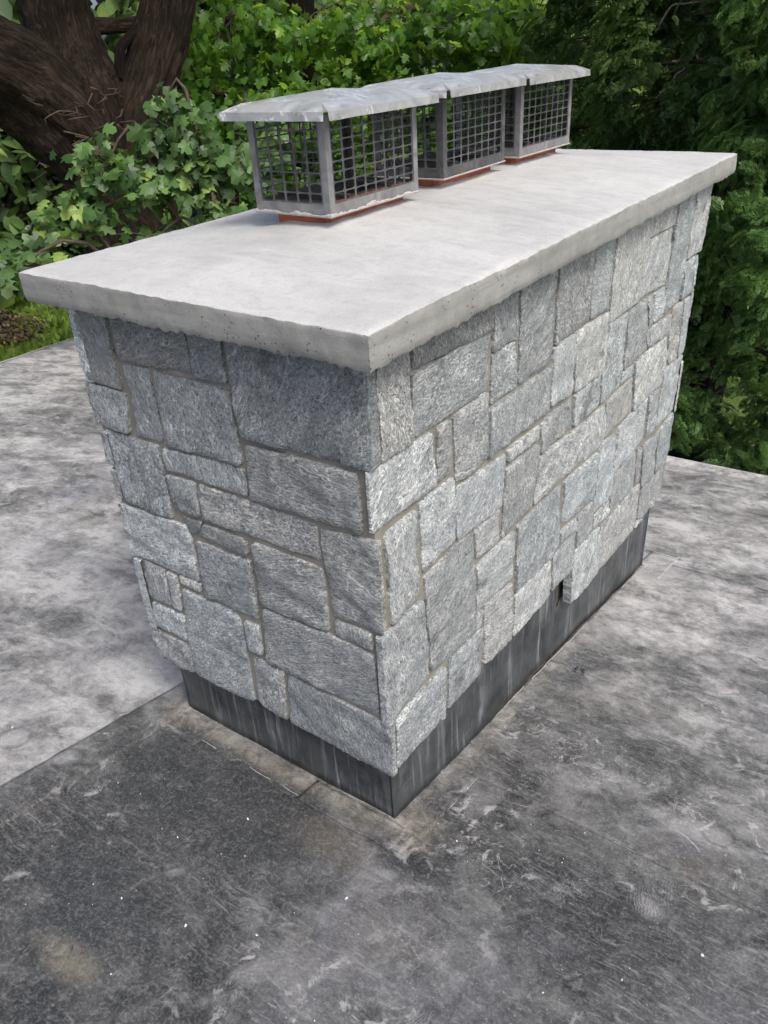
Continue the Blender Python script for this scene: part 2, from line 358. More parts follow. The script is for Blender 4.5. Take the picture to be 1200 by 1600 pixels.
def leaf_material(name, lo, hi, trans, tfac=.35, rough=.42, spec=.45):
    M = Mat(name)
    r1 = M.n('NewGeometry').outputs['Random Per Island']; r2 = M.n('ObjectInfo').outputs['Random']
    r = M.math('FRACT', M.math('ADD', M.math('MULTIPLY', r1, 1.0), r2))
    pn = M.noise(M.n('NewGeometry').outputs['Position'], 1.3, 3)
    f = M.math('ADD', M.math('MULTIPLY', r, .75), M.math('MULTIPLY', M.math('SUBTRACT', pn, .44), 1.7), True)
    c = M.ramp(f, [(0, lo), (.62, hi), (.86, tuple(1.5*x for x in hi)), (1, (2.6*hi[0], 2.0*hi[1], 1.3*hi[2]))])  # brightest stop paints backlit yellow-green into the leaf colour
    M.set(Base__Color=c, Roughness=rough, Specular__IOR__Level=spec)
    tr = M.n('BsdfTranslucent', Color=M.mix(f, tuple(.6*x for x in trans), trans))
    mx = M.n('MixShader', Fac=tfac, i1=M.b.outputs[0], i2=tr.outputs[0])
    M.t.links.new(mx.outputs[0], M.out.inputs[0]); return M.m

def bark_material(name, lo, hi, scale=1.0):
    M = Mat(name); co = M.n('Attribute', _attribute_name='bark').outputs['Vector']
    n = M.noise(co, 3*scale, 5, .6); v = M.noise(M.mapping(co, sc=(1, 1, .16)), 20*scale, 10, .74, 1.3)
    f = M.noise(M.mapping(co, sc=(1, 1, .25)), 70*scale, 6, .7)
    c = M.ramp(M.math('ADD', M.math('MULTIPLY', v, .7), M.math('MULTIPLY', n, .3)), [(.38, tuple(.35*x for x in lo)), (.49, lo), (.66, hi)])
    c = M.mix(M.mr(f, .5, .75, 0, .3), c, tuple(1.3*x for x in hi))
    M.set(Base__Color=c, Roughness=.9, Specular__IOR__Level=.2, Normal=M.bump(M.math('ADD', v, M.math('MULTIPLY', f, .25)), 1.0, .14)); return M.m

# ------------------------------------------------------------------ the roof
GX, GY, CR = -0.027696, 0.189603, 0.010071*S       # roof plane  z = CR - GX*x - GY*y
PLATES = [(-.37,-.43,.045), (-.94,-.35,.05), (-1.16,-.39,.05), (.63,.18,.06), (.74,.57,.05), (-1.9,.5,.05), (-2.3,1.1,.05), (.25,2.6,.06), (-.18,-.20,.03)]
def rz(x, y):
    z = CR - GX*x - GY*y
    z += .0035*mn.noise(Vector((x*1.7, y*1.7, 0))) + .0016*mn.noise(Vector((x*6, y*6, 3)))
    for px, py, r in PLATES:
        d = math.hypot(x-px, y-py)
        if d < r*1.6:
            z += .0028*math.exp(-((d-r*.75)/(r*.22))**2) + .0014*math.exp(-(d/(r*.4))**2)
    return z

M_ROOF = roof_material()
def axis(segs):
    out = []
    for a, b, s in segs: out += list(np.arange(a, b-1e-6, s))
    return out + [segs[-1][1]]
XS = axis([(-8.6, -3, .14), (-3, -1.4, .04), (-1.4, 1.3, .014), (1.3, 3.2, .08)])
YS = axis([(-4, -1.4, .12), (-1.4, .75, .014), (.75, 2.4, .03), (2.4, 5.0, .06)])
BACK_Y = 3.84
def back_edge(x): return BACK_Y if x > -2 else BACK_Y + (-2-x)*.18
def left_edge(y): return -6.62 - (y-2.67)*.60
def sheet(name, xs, ys, off, mat, parent=None, skirt=0.0, wob=0.0, kind=None, inside=None):
    V = []; F = []; nx = len(xs); idx = {}
    for j, y in enumerate(ys):
        for i, x in enumerate(xs):
            xx, yy = x, y
            if wob:
                if i in (0, nx-1): xx += wob*mn.noise(Vector((y*9, x*3, 1)))
                if j in (0, len(ys)-1): yy += wob*mn.noise(Vector((x*9, y*3, 2)))
            if inside is not None:
                lx = left_edge(yy)
                if xx < lx: xx = lx
                by = back_edge(xx)
                if yy > by: yy = by
            V.append((xx, yy, rz(xx, yy)+off))
    for j in range(len(ys)-1):
        for i in range(nx-1):
            a = j*nx+i; q = (a, a+1, a+nx+1, a+nx)
            if inside is not None:
                P = {(round(V[k][0], 5), round(V[k][1], 5)) for k in q}
                if len(P) < 4:
                    if len(P) < 3: continue
                    seen = []; qq = []
                    for k in q:
                        t = (round(V[k][0], 5), round(V[k][1], 5))
                        if t not in seen: seen.append(t); qq.append(k)
                    q = tuple(qq)
                c = [sum(V[k][m] for k in q)/len(q) for m in range(2)]
                ar = 0
                for m in range(len(q)):
                    p0, p1 = V[q[m]], V[q[(m+1) % len(q)]]; ar += p0[0]*p1[1]-p1[0]*p0[1]
                if abs(ar) < 1e-7: continue
                if -.86 < c[0] < -.06 and .07 < c[1] < 2.06: continue        # the chimney stands here
            F.append(q)
    if skirt:
        ring = [i for i in range(nx)] + [j*nx+nx-1 for j in range(1, len(ys))] + [(len(ys)-1)*nx+i for i in range(nx-2, -1, -1)] + [j*nx for j in range(len(ys)-2, 0, -1)]
        base = len(V)
        for k in ring: V.append((V[k][0], V[k][1], V[k][2]-skirt))
        n = len(ring)
        for m in range(n): F.append((ring[m], base+m, base+(m+1) % n, ring[(m+1) % n]))
    return mobj(name, V, F, mat, parent, True, kind=kind)

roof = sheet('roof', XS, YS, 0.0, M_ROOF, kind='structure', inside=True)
roof.data.name = 'roof'
def rng(a, b, s): return list(np.linspace(a, b, max(2, int(round((b-a)/s))+1)))
# lap strip left of the chimney, lapped sheets and the welded apron round the chimney foot
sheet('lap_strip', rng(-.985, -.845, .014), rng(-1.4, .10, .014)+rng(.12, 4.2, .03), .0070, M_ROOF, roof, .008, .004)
sheet('lapped_sheet', rng(-.043, 1.3, .014)+rng(1.34, 3.1, .08), rng(.325, .75, .014)+rng(.78, 2.2, .03), .0046, M_ROOF, roof, .0055, .003)
sheet('apron_strip', rng(-.845, .048, .014), rng(-.045, .055, .0125), .0030, M_ROOF, roof, .004, .009)
sheet('apron_strip', rng(-.06, .066, .014), rng(.02, .345, .014), .0042, M_ROOF, roof, .005, .005)
sheet('apron_patch', rng(-.30, .02, .012), rng(-.062, .03, .0115), .0056, M_ROOF, roof, .003, .012)
sheet('apron_patch', rng(-.90, -.70, .012), rng(-.075, .05, .0115), .0053, M_ROOF, roof, .003, .016)
sheet('edge_strip', rng(-1.9, 3.1, .05), rng(3.62, 3.80, .03), .004, M_ROOF, roof, .005, .003)
# seam of the far left sheet: follows the slanting left edge
V = []; F = []
for k in range(60):
    t = k/59; y = -.3+3.6*t; x0 = -2.62-(y-.0)*.47
    for w in (0, .035, .16): V.append((x0-w, y+w*.2, rz(x0-w, y+w*.2)+(.0038 if w > 0 else -.003)))
for k in range(59):
    for m in range(2): F.append((k*3+m, k*3+m+1, k*3+m+4, k*3+m+3))
mobj('lap_strip', V, F, M_ROOF, roof)
# metal drip edges and fascia
M_DRIP = simple_material('pale_drip_edge', (.45, .45, .43), (.62, .62, .60), 14, .5)
M_FASC = simple_material('painted_fascia', (.45, .44, .41), (.6, .59, .56), 8, .6)
def edge_run(name, P, w, h, mat, up=.006):
    V = []; F = []
    for i, (x, y) in enumerate(P):
        a = P[max(i-1, 0)]; b = P[min(i+1, len(P)-1)]; t = Vector((b[0]-a[0], b[1]-a[1])).normalized(); n = Vector((t.y, -t.x))
        z = rz(x, y)
        for du, dz in ((-w, up), (.012, up), (.012, -h), (-.004, -h)): V.append((x+n.x*du, y+n.y*du, z+dz))
    for i in range(len(P)-1):
        for m in range(3): F.append((i*4+m, i*4+m+1, i*4+m+5, i*4+m+4))
    return mobj(name, V, F, mat, roof, False)
LE = [(left_edge(y), y) for y in np.linspace(-1, 4.75, 30)]
BE = [(x, back_edge(x)) for x in np.linspace(3.2, -7.8, 60)]
edge_run('drip_edge', LE[::-1], .012, .05, M_DRIP)
edge_run('drip_edge', BE[::-1], .10, .05, M_ROOF)
for P in (LE[::-1], BE[::-1]):
    edge_run('fascia', [(x, y) for x, y in P], -.002, .26, M_FASC, up=-.055)

# ------------------------------------------------------------------ the chimney
M_STONE = stone_material(); M_MORT = mortar_material(); M_LEAD = lead_material()
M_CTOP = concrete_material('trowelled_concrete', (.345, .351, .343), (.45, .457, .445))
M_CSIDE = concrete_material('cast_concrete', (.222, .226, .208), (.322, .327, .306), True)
B = 2.371; ZT = 1.5695; ZB = 1.492; D = .046
chimney = empty('chimney', (0, 0, 0), 'grey stone veneer chimney with a pale concrete top standing on the roof', 'chimney')

rs = random.Random(5)
def stone_mesh(poly, depth, seed):
    """one split-faced slab: local x along the wall, z up, -y out of the wall (metres)"""
    R = random.Random(seed)
    P = [Vector((a*S, z*S)) for a, z in poly]
    c = sum(P, Vector((0, 0)))/len(P); P = [p-c for p in P]
    if sum(P[i].x*P[(i+1) % len(P)].y-P[(i+1) % len(P)].x*P[i].y for i in range(len(P))) < 0: P = P[::-1]
    # knock the corners off and roughen the outline
    Q = []
    for i, p in enumerate(P):
        a = P[i-1]; b = P[(i+1) % len(P)]
        r = R.uniform(.0012, .0045)
        da = (a-p); db = (b-p)
        cosang = da.normalized().dot(db.normalized())
        if cosang < -.9: Q.append(p); continue
        Q.append(p+da.normalized()*min(r, da.length*.3)); Q.append(p+db.normalized()*min(r, db.length*.3))
    O = []; off = R.uniform(0, 100)
    for i, p in enumerate(Q):
        q = Q[(i+1) % len(Q)]; L = (q-p).length; n = max(1, int(L/.008)); t = (q-p)/max(L, 1e-6); nr = Vector((t.y, -t.x))
        for k in range(n):
            w = p+(q-p)*k/n
            amp = min(.0026, L*.07)
            j = mn.noise(Vector((w.x*45+off, w.y*45, 0)))*amp*.55+mn.noise(Vector((w.x*140, w.y*140+off, 5)))*amp*.45
            O.append(w+nr*(.0016+(j if 0 < k else j*.5)))
    bm = bmesh.new()
    vs = [bm.verts.new((p.x, 0, p.y)) for p in O]; bm.faces.new(vs)
    xs = [p.x for p in O]; zs = [p.y for p in O]; st = .0125
    for ax, lo, hi in ((0, min(xs), max(xs)), (2, min(zs), max(zs))):
        x = lo+st*.6
        while x < hi-.002:
            co = [0, 0, 0]; co[ax] = x; no = [0, 0, 0]; no[ax] = 1
            bmesh.ops.bisect_plane(bm, geom=bm.verts[:]+bm.edges[:]+bm.faces[:], plane_co=co, plane_no=no, dist=1e-5); x += st
    A = R.uniform(-.4, 1.5); ca, sa = math.cos(A), math.sin(A)
    tiltx = R.uniform(-.008, .008); tiltz = R.uniform(-.010, .010); rough = R.uniform(.6, 1.3)
    segs = [(O[i], O[(i+1) % len(O)]) for i in range(0, len(O))]
    big = np.array([[a.x, a.y] for a in O])
    bound = [e for e in bm.edges if len(e.link_faces) == 1]
    bv = set(v for e in bound for v in e.verts)
    for v in bm.verts:
        x, z = v.co.x, v.co.z; u = ca*x+sa*z; w = -sa*x+ca*z
        h = 0.0
        h += mn.noise(Vector((u*9+off, w*22, 1)))*.0019 + mn.noise(Vector((u*22, w*60+off, 2)))*.0016 + mn.noise(Vector((u*60+off, w*120, 7)))*.0008
        s1 = mn.noise(Vector((u*6+off, w*13, 4))); h += .0042*(1/(1+math.exp(-s1*34))-.5)
        s2 = mn.noise(Vector((u*11, w*24+off, 9))); h += .0020*(1/(1+math.exp(-s2*34))-.5)
        h = h*rough*.95 + tiltx*x/.15*.5 + tiltz*z/.15*.5
        h = max(-.0040, min(.0065, h))
        d = float(np.min(np.hypot(big[:, 0]-x, big[:, 1]-z)))
        e = -.0028*math.exp(-d/.0024)
        v.co.y = -(h+e)
    ex = bmesh.ops.extrude_edge_only(bm, edges=bound)
    nv = [x for x in ex['geom'] if isinstance(x, bmesh.types.BMVert)]
    for v in nv: v.co.y = depth
    sf = [x for x in ex['geom'] if isinstance(x, bmesh.types.BMFace)]
    bmesh.ops.split_edges(bm, edges=[e for e in bound if e.is_valid])
    bm.normal_update()
    bmesh.ops.recalc_face_normals(bm, faces=bm.faces[:])
    for f in bm.faces: f.smooth = True
    for f in sf:
        if f.is_valid: f.smooth = False
    return bm, c

TONE = {}
def add_stone(poly, face, seed, depth=.036, proud=None, tone=None):
    bm, c = stone_mesh(poly, depth*S, seed)
    R = random.Random(seed*7+1)
    pr = R.uniform(-.003, .003) if face in 'FR' else R.uniform(-.006, -.003)
    o = bobj('stone', bm, M_STONE, chimney, False)
    for p in o.data.polygons: pass
    if face == 'F': o.location = (c.x, -pr, c.y); rot = 0
    elif face == 'R': o.location = (pr, c.x, c.y); rot = math.pi/2
    elif face == 'B': o.location = (-c.x, B*S+pr, c.y); rot = math.pi
    else: o.location = (-S-pr, -c.x, c.y); rot = -math.pi/2
    o.rotation_euler = (0, 0, rot)
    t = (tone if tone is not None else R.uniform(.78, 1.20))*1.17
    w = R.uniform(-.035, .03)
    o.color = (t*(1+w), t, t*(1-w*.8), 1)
    return o
F_STONES = {
  'F1': [(-0.974,1.502),(-0.84,1.502),(-0.844,1.258),(-0.985,1.262)],
  'F2': [(-0.824,1.502),(-0.541,1.502),(-0.549,1.357),(-0.82,1.349)],
  'F3': [(-0.528,1.502),(-0.421,1.502),(-0.42,1.354),(-0.535,1.351)],
  'F4': [(-0.405,1.502),(0.0,1.502),(0.0,1.229),(-0.391,1.223),(-0.4,1.297)],
  'F5': [(-1.0,1.25),(-0.835,1.246),(-0.84,1.201),(-0.854,1.125),(-1.0,1.125)],
  'F6': [(-0.811,1.334),(-0.713,1.338),(-0.711,1.246),(-0.718,1.128),(-0.824,1.126),(-0.806,1.245)],
  'F7': [(-0.692,1.337),(-0.41,1.336),(-0.416,1.238),(-0.413,1.14),(-0.695,1.127)],
  'F8': [(-0.967,1.109),(-0.743,1.109),(-0.738,1.068),(-0.746,0.876),(-0.974,0.879),(-0.962,0.99)],
  'F9': [(-0.717,1.109),(-0.413,1.123),(-0.41,1.049),(-0.718,1.049)],
  'F10': [(-0.39,1.199),(-0.307,1.204),(-0.048,1.209),(-0.042,1.165),(-0.043,1.055),(-0.39,1.048),(-0.391,1.102)],
  'F11': [(-0.725,1.027),(-0.614,1.029),(-0.618,0.924),(-0.721,0.921)],
  'F12': [(-0.598,1.029),(-0.189,1.028),(-0.186,0.925),(-0.601,0.922)],
  'F13': [(-1.0,0.854),(-0.877,0.86),(-0.696,0.866),(-0.682,0.831),(-0.684,0.674),(-1.0,0.67)],
  'F14a': [(-0.697,0.898),(-0.615,0.904),(-0.63,0.87),(-0.67,0.848)],
  'F14b': [(-0.606,0.902),(-0.446,0.9),(-0.45,0.852),(-0.642,0.855)],
  'F15': [(-0.661,0.826),(-0.445,0.833),(-0.445,0.753),(-0.451,0.632),(-0.661,0.631),(-0.66,0.682)],
  'F16': [(-0.42,0.9),(-0.297,0.902),(-0.182,0.901),(-0.18,0.819),(-0.182,0.705),(-0.42,0.693),(-0.428,0.749)],
  'F17': [(-0.173,1.022),(0.0,1.044),(0.0,0.772),(-0.16,0.765)],
  'F18': [(-0.158,0.747),(-0.041,0.753),(-0.039,0.705),(-0.158,0.699)],
  'F19': [(-0.95,0.657),(-0.851,0.656),(-0.857,0.516),(-0.957,0.512)],
  'F20': [(-0.837,0.654),(-0.796,0.655),(-0.803,0.515),(-0.841,0.516)],
  'F21': [(-0.779,0.66),(-0.681,0.664),(-0.685,0.637),(-0.774,0.635)],
  'F22': [(-0.955,0.488),(-0.801,0.491),(-0.805,0.391),(-0.97,0.385)],
  'F23': [(-0.774,0.61),(-0.659,0.61),(-0.553,0.612),(-0.535,0.59),(-0.529,0.519),(-0.536,0.316),(-0.533,0.266),(-0.565,0.256),(-0.663,0.251),(-0.79,0.257),(-0.795,0.401)],
  'F24': [(-1.0,0.357),(-0.806,0.365),(-0.809,0.256),(-0.833,0.238),(-1.0,0.249)],
  'F25': [(-0.509,0.597),(-0.455,0.598),(-0.46,0.491),(-0.515,0.487)],
  'F26': [(-0.416,0.681),(-0.222,0.69),(-0.038,0.681),(-0.036,0.588),(-0.037,0.473),(-0.237,0.475),(-0.442,0.479)],
  'F27': [(-0.504,0.461),(-0.385,0.459),(-0.402,0.251),(-0.458,0.255),(-0.52,0.273)],
  'F28': [(-0.367,0.455),(-0.205,0.455),(0.0,0.453),(0.0,0.251),(-0.133,0.246),(-0.386,0.25)],
}
R_STONES = {
  'R1': [(0.047,1.502),(0.161,1.502),(0.165,1.238),(0.043,1.231)],
  'R2': [(0.177,1.502),(0.547,1.502),(0.544,1.395),(0.323,1.398),(0.184,1.403)],
  'R3': [(0.177,1.392),(0.323,1.39),(0.532,1.392),(0.522,1.231),(0.35,1.235),(0.194,1.234),(0.174,1.245)],
  'R4': [(0.552,1.502),(0.691,1.502),(0.689,1.32),(0.621,1.327),(0.553,1.325)],
  'R5': [(0.552,1.316),(0.622,1.32),(0.685,1.311),(0.687,1.182),(0.546,1.183)],
  'R6': [(0.7,1.502),(0.929,1.502),(0.918,1.172),(0.708,1.184),(0.709,1.275)],
  'R7': [(0.942,1.502),(1.196,1.502),(1.197,1.228),(0.937,1.225)],
  'R8': [(1.197,1.502),(1.363,1.502),(1.362,1.222),(1.205,1.229)],
  'R9': [(1.377,1.502),(1.675,1.502),(1.68,1.17),(1.469,1.165),(1.381,1.166)],
  'R10': [(1.685,1.502),(1.972,1.502),(1.971,1.379),(1.697,1.384)],
  'R11': [(1.691,1.37),(1.951,1.368),(1.952,1.24),(1.948,1.162),(1.692,1.172)],
  'R12': [(1.981,1.502),(2.191,1.502),(2.191,1.301),(2.18,1.189),(2.166,1.035),(1.98,1.036),(1.981,1.169),(1.985,1.296)],
  'R13': [(2.205,1.502),(2.405,1.502),(2.406,1.193),(2.196,1.199),(2.204,1.289)],
  'R14': [(2.181,1.188),(2.356,1.181),(2.351,1.031),(2.195,1.033)],
  'R15': [(0.933,1.216),(1.088,1.211),(1.083,1.018),(0.933,1.029)],
  'R16': [(1.099,1.213),(1.263,1.211),(1.357,1.208),(1.356,0.998),(1.107,1.013)],
  'R17': [(1.379,1.16),(1.562,1.153),(1.568,0.933),(1.556,0.873),(1.364,0.87),(1.361,0.998)],
  'R18': [(1.57,1.156),(1.754,1.149),(1.791,1.03),(1.805,0.943),(1.575,0.93)],
  'R19': [(1.77,1.15),(1.824,1.145),(1.845,1.029),(1.829,0.944),(1.817,0.948)],
  'R20': [(1.837,1.145),(1.961,1.14),(1.97,1.032),(1.858,1.031)],
  'R21': [(1.839,1.015),(2.09,0.997),(2.092,0.921),(1.844,0.932)],
  'R22': [(2.107,1.022),(2.24,1.015),(2.247,0.86),(2.248,0.756),(2.16,0.761),(2.123,0.802)],
  'R23': [(2.255,1.015),(2.351,1.013),(2.338,0.759),(2.262,0.758)],
  'R24': [(0.537,1.166),(0.708,1.165),(0.916,1.158),(0.913,1.018),(0.729,1.021),(0.537,1.024)],
  'R25': [(1.126,0.993),(1.349,0.992),(1.353,0.872),(1.129,0.881)],
  'R26': [(0.88,0.989),(0.921,0.999),(1.102,0.99),(1.113,0.884),(0.878,0.887)],
  'R27': [(1.572,0.92),(1.685,0.915),(1.691,0.867),(1.573,0.872)],
  'R28': [(1.702,0.919),(2.069,0.91),(2.104,0.804),(2.09,0.76),(2.074,0.701),(1.736,0.706),(1.709,0.859)],
  'R29': [(2.106,0.749),(2.332,0.746),(2.33,0.609),(2.331,0.477),(2.099,0.481),(2.098,0.608),(2.101,0.685)],
  'R30': [(1.937,0.69),(2.057,0.677),(2.08,0.476),(1.963,0.485)],
  'R31': [(1.595,0.68),(1.741,0.689),(1.92,0.688),(1.919,0.592),(1.927,0.494),(1.832,0.485),(1.605,0.473),(1.584,0.515),(1.589,0.606)],
  'R32': [(1.428,0.691),(1.56,0.669),(1.579,0.611),(1.584,0.493),(1.589,0.374),(1.416,0.385),(1.412,0.461),(1.417,0.663)],
  'R33': [(1.431,0.852),(1.687,0.859),(1.721,0.705),(1.555,0.711),(1.442,0.709)],
  'R34': [(1.261,0.848),(1.417,0.85),(1.435,0.701),(1.407,0.684),(1.266,0.689)],
  'R35': [(0.87,0.875),(1.042,0.865),(1.243,0.853),(1.248,0.753),(1.231,0.719),(1.132,0.708),(0.846,0.717),(0.849,0.806)],
  'R36': [(0.652,0.998),(0.864,0.989),(0.854,0.946),(0.734,0.961),(0.653,0.962)],
  'R37': [(0.649,0.937),(0.757,0.941),(0.854,0.93),(0.83,0.719),(0.631,0.709)],
  'R38': [(0.369,1.01),(0.639,0.989),(0.63,0.931),(0.61,0.834),(0.476,0.835),(0.368,0.844),(0.361,0.96)],
  'R39': [(0.353,1.218),(0.525,1.223),(0.531,1.028),(0.5,1.022),(0.469,1.017),(0.365,1.03)],
  'R40': [(0.275,1.22),(0.334,1.221),(0.337,1.069),(0.277,1.074)],
  'R41': [(0.0,1.225),(0.17,1.222),(0.251,1.218),(0.261,1.073),(0.126,1.071),(0.0,1.067)],
  'R42': [(0.187,1.054),(0.351,1.049),(0.361,0.96),(0.359,0.85),(0.271,0.85),(0.198,0.836)],
  'R44': [(0.04,1.033),(0.057,1.043),(0.17,1.043),(0.171,0.881),(0.173,0.778),(0.046,0.774)],
  'R45': [(0.202,0.821),(0.27,0.822),(0.361,0.831),(0.449,0.825),(0.461,0.621),(0.461,0.464),(0.218,0.486),(0.209,0.646)],
  'R46': [(0.0,0.758),(0.183,0.76),(0.204,0.621),(0.208,0.478),(0.1,0.461),(0.0,0.445)],
  'R47': [(0.032,0.439),(0.156,0.448),(0.289,0.443),(0.293,0.239),(0.279,0.241),(0.163,0.26),(0.028,0.266)],
  'R48': [(0.318,0.448),(0.512,0.438),(0.503,0.369),(0.317,0.378)],
  'R49': [(0.317,0.366),(0.495,0.355),(0.504,0.255),(0.415,0.254),(0.31,0.258)],
  'R50': [(0.477,0.505),(0.515,0.503),(0.511,0.447),(0.475,0.456)],
  'R51': [(0.465,0.817),(0.603,0.824),(0.609,0.71),(0.475,0.722)],
  'R52': [(0.479,0.692),(0.586,0.692),(0.716,0.684),(0.717,0.502),(0.594,0.509),(0.479,0.514)],
  'R53': [(0.534,0.51),(0.715,0.484),(0.719,0.337),(0.717,0.246),(0.638,0.251),(0.523,0.281)],
  'R54': [(0.736,0.689),(1.06,0.685),(1.072,0.442),(1.032,0.408),(0.742,0.427)],
  'R55': [(1.092,0.682),(1.264,0.671),(1.397,0.664),(1.393,0.468),(1.227,0.483),(1.099,0.511)],
  'R56': [(0.743,0.41),(0.876,0.403),(1.008,0.4),(1.022,0.24),(0.899,0.235),(0.74,0.239)],
  'R57': [(1.04,0.397),(1.225,0.398),(1.233,0.262),(1.22,0.226),(1.049,0.235)],
  'R58': [(1.083,0.477),(1.225,0.462),(1.23,0.409),(1.083,0.435)],
  'R59': [(1.241,0.462),(1.389,0.452),(1.407,0.312),(1.252,0.316)],
  'R60': [(1.247,0.307),(1.492,0.278),(1.514,0.039),(1.388,0.035),(1.242,0.05),(1.222,0.231)],
  'R61': [(1.522,0.273),(1.645,0.268),(1.941,0.267),(1.968,0.083),(1.949,0.021),(1.738,0.017),(1.618,0.023),(1.524,0.035),(1.508,0.197)],
  'R62': [(1.427,0.365),(1.568,0.366),(1.584,0.29),(1.437,0.302)],
  'R64': [(1.61,0.464),(1.843,0.476),(1.849,0.296),(1.601,0.285)],
  'R65': [(1.864,0.474),(1.911,0.462),(1.94,0.28),(1.868,0.288)],
  'R66': [(1.938,0.456),(2.126,0.437),(2.125,0.366),(2.145,0.213),(1.976,0.226)],
  'R67': [(2.137,0.438),(2.338,0.461),(2.362,0.264),(2.338,0.206),(2.169,0.209),(2.141,0.359)],
  'R68': [(1.984,0.21),(2.147,0.203),(2.316,0.203),(2.319,0.127),(2.331,0.012),(2.161,0.022),(2.079,0.02),(1.982,0.061)],
  'R69': [(2.0,0.044),(2.058,0.021),(1.974,0.016)],
}

FT = {'F4': .62, 'F7': .76, 'F1': .68, 'F2': .62, 'F3': .64, 'F5': .82, 'F6': .76, 'F10': .74, 'F9': .86, 'F8': .80, 'F23': .95, 'F14a': .6, 'F14b': .7, 'F17': .82}  # some stones' own dark tone, plus cap overhang shade painted in
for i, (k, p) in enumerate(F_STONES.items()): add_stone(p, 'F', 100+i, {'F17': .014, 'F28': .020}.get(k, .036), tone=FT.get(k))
RT = {'R2': .7, 'R3': .86, 'R1': .95, 'R4': .85, 'R5': .85, 'R39': .88, 'R60': 1.12, 'R12': .9, 'R22': .9}
for i, (k, p) in enumerate(R_STONES.items()): add_stone(p, 'R', 300+i, {'R41': .014, 'R46': .021}.get(k, .036), tone=RT.get(k))
# the two faces turned away: courses cut at random
def courses(face, L, z0, rows, x0s, x1s, seed):
    R = random.Random(seed); z = z0
    for r, h in enumerate(rows):
        a = x0s[r]; end = x1s[r]
        while a < end-.02:
            w = R.uniform(.14, .34)
            if end-a-w < .12: w = end-a
            b_ = a+w-.013
            if w > .16 and h > .17 and R.random() < .4:
                m = z+h*R.uniform(.4, .6)
                add_stone([(a, z), (b_, z), (b_, m-.007), (a, m-.007)], face, R.randrange(9999)); add_stone([(a, m+.006), (b_, m+.006), (b_, z+h-.013), (a, z+h-.013)], face, R.randrange(9999))
            else: add_stone([(a, z), (b_, z), (b_, z+h-.013), (a, z+h-.013)], face, R.randrange(9999))
            a += w
        z += h
# left face: local x runs from the back (-B) to the front (0); three of its slabs show their ends beside the front face
courses('L', B, .25, [.115, .30, .215, .235, .14, .245], [-B+.05, -B, -B+.05, -B, -B+.05, -B], [-.042, .013, -.042, .013, -.042, .013], 11)
courses('B', 1, .02, [.24, .20, .26, .19, .25, .20, .14], [.05, .045, 0, .045, 0, .045, 0], [1.0, .96, 1.0, .96, 1.0, .96, 1.0], 23)

# mortar bed behind the slabs
bm = bmesh.new(); q = .0105*S
add_box(bm, -S+q, -q, q, q+.03, .268*S, 1.496*S)                    # front
add_box(bm, -q-.03, -q, q+.0305, 1.2618*S, .258*S, 1.4955*S)          # right, nearer half
add_box(bm, -q-.0302, -q-.0004, 1.262*S, B*S-q-.001, .040*S, 1.4956*S)       # right, farther half
add_box(bm, -S+q, -S+q+.03, q+.0305, B*S-q-.0305, .255*S, 1.4955*S)
add_box(bm, -S+q, -q-.031, B*S-q-.03, B*S-q, .03*S, 1.4957*S)
bobj('mortar_bed', bm, M_MORT, chimney)
bm = bmesh.new(); add_box(bm, -S+.042*S+.012, -.046*S-.012, .046*S+.012, B*S-.046*S-.012, -.62, 1.49*S)
bobj('masonry_core', bm, mortar_material('brown_masonry', (.060, .048, .034), (.13, .105, .075)), chimney)

# lead flashing: folded sheets with a slightly wandering lower edge
def flash(name, p0, p1, top, zoff, thick=.004, out=0.0, lift=None):
    """vertical sheet from p0 to p1 (xy, metres); top(u) and foot follow the roof"""
    p0 = Vector(p0); p1 = Vector(p1); L = (p1-p0).length; t = (p1-p0)/L; n = Vector((t.y, -t.x))
    N = max(8, int(L/.02)); V = []; F = []; rows = 9
    for i in range(N+1):
        u = i/N; p = p0+t*(u*L); zb_ = rz(p.x, p.y)+zoff+.004*mn.noise(Vector((u*L*7, zoff*50+3, 0)))
        if lift: zb_ += lift(u*L)
        zt_ = top(u*L)
        for j in range(rows+1):
            z = zb_+(zt_-zb_)*j/rows
            w = out+.0022*mn.noise(Vector((p.x*5, p.y*5, z*9)))+.0035*max(0, 1-j/2.0)*(.5+.5*mn.noise(Vector((u*L*5, 1, 4))))
            V.append((p.x+n.x*w, p.y+n.y*w, z))
    for i in range(N):
        for j in range(rows):
            a = i*(rows+1)+j; F.append((a, a+rows+1, a+rows+2, a+1))
    o = mobj(name, V, F, M_LEAD, chimney, True)
    md = o.modifiers.new('thickness', 'SOLIDIFY'); md.thickness = thick; md.offset = -1
    return o
d = D*S
flash('flashing', (-S+d, d), (-d, d), lambda u: .30*S, .006)
flash('flashing', (-d, d-.002), (-d, 1.176*S), lambda u: .285*S, .006, out=.007, lift=lambda u: .022*max(0, min(1, (u-.62)/.2))*(1 if u < 1.01 else .2))
flash('flashing', (-d, 1.15*S), (-d, B*S-d), lambda u: (.285 if u < .012 else (.028 if u < .09 else .075))*S, .003, out=-.006)
flash('flashing', (-S+d, B*S-d), (-S+d, d), lambda u: .29*S, .004)
flash('flashing', (-d, B*S-d), (-S+d, B*S-d), lambda u: .07*S, .004)
M_SEAL = simple_material('white_sealant', (.22, .215, .20), (.52, .51, .48), 60, .6)
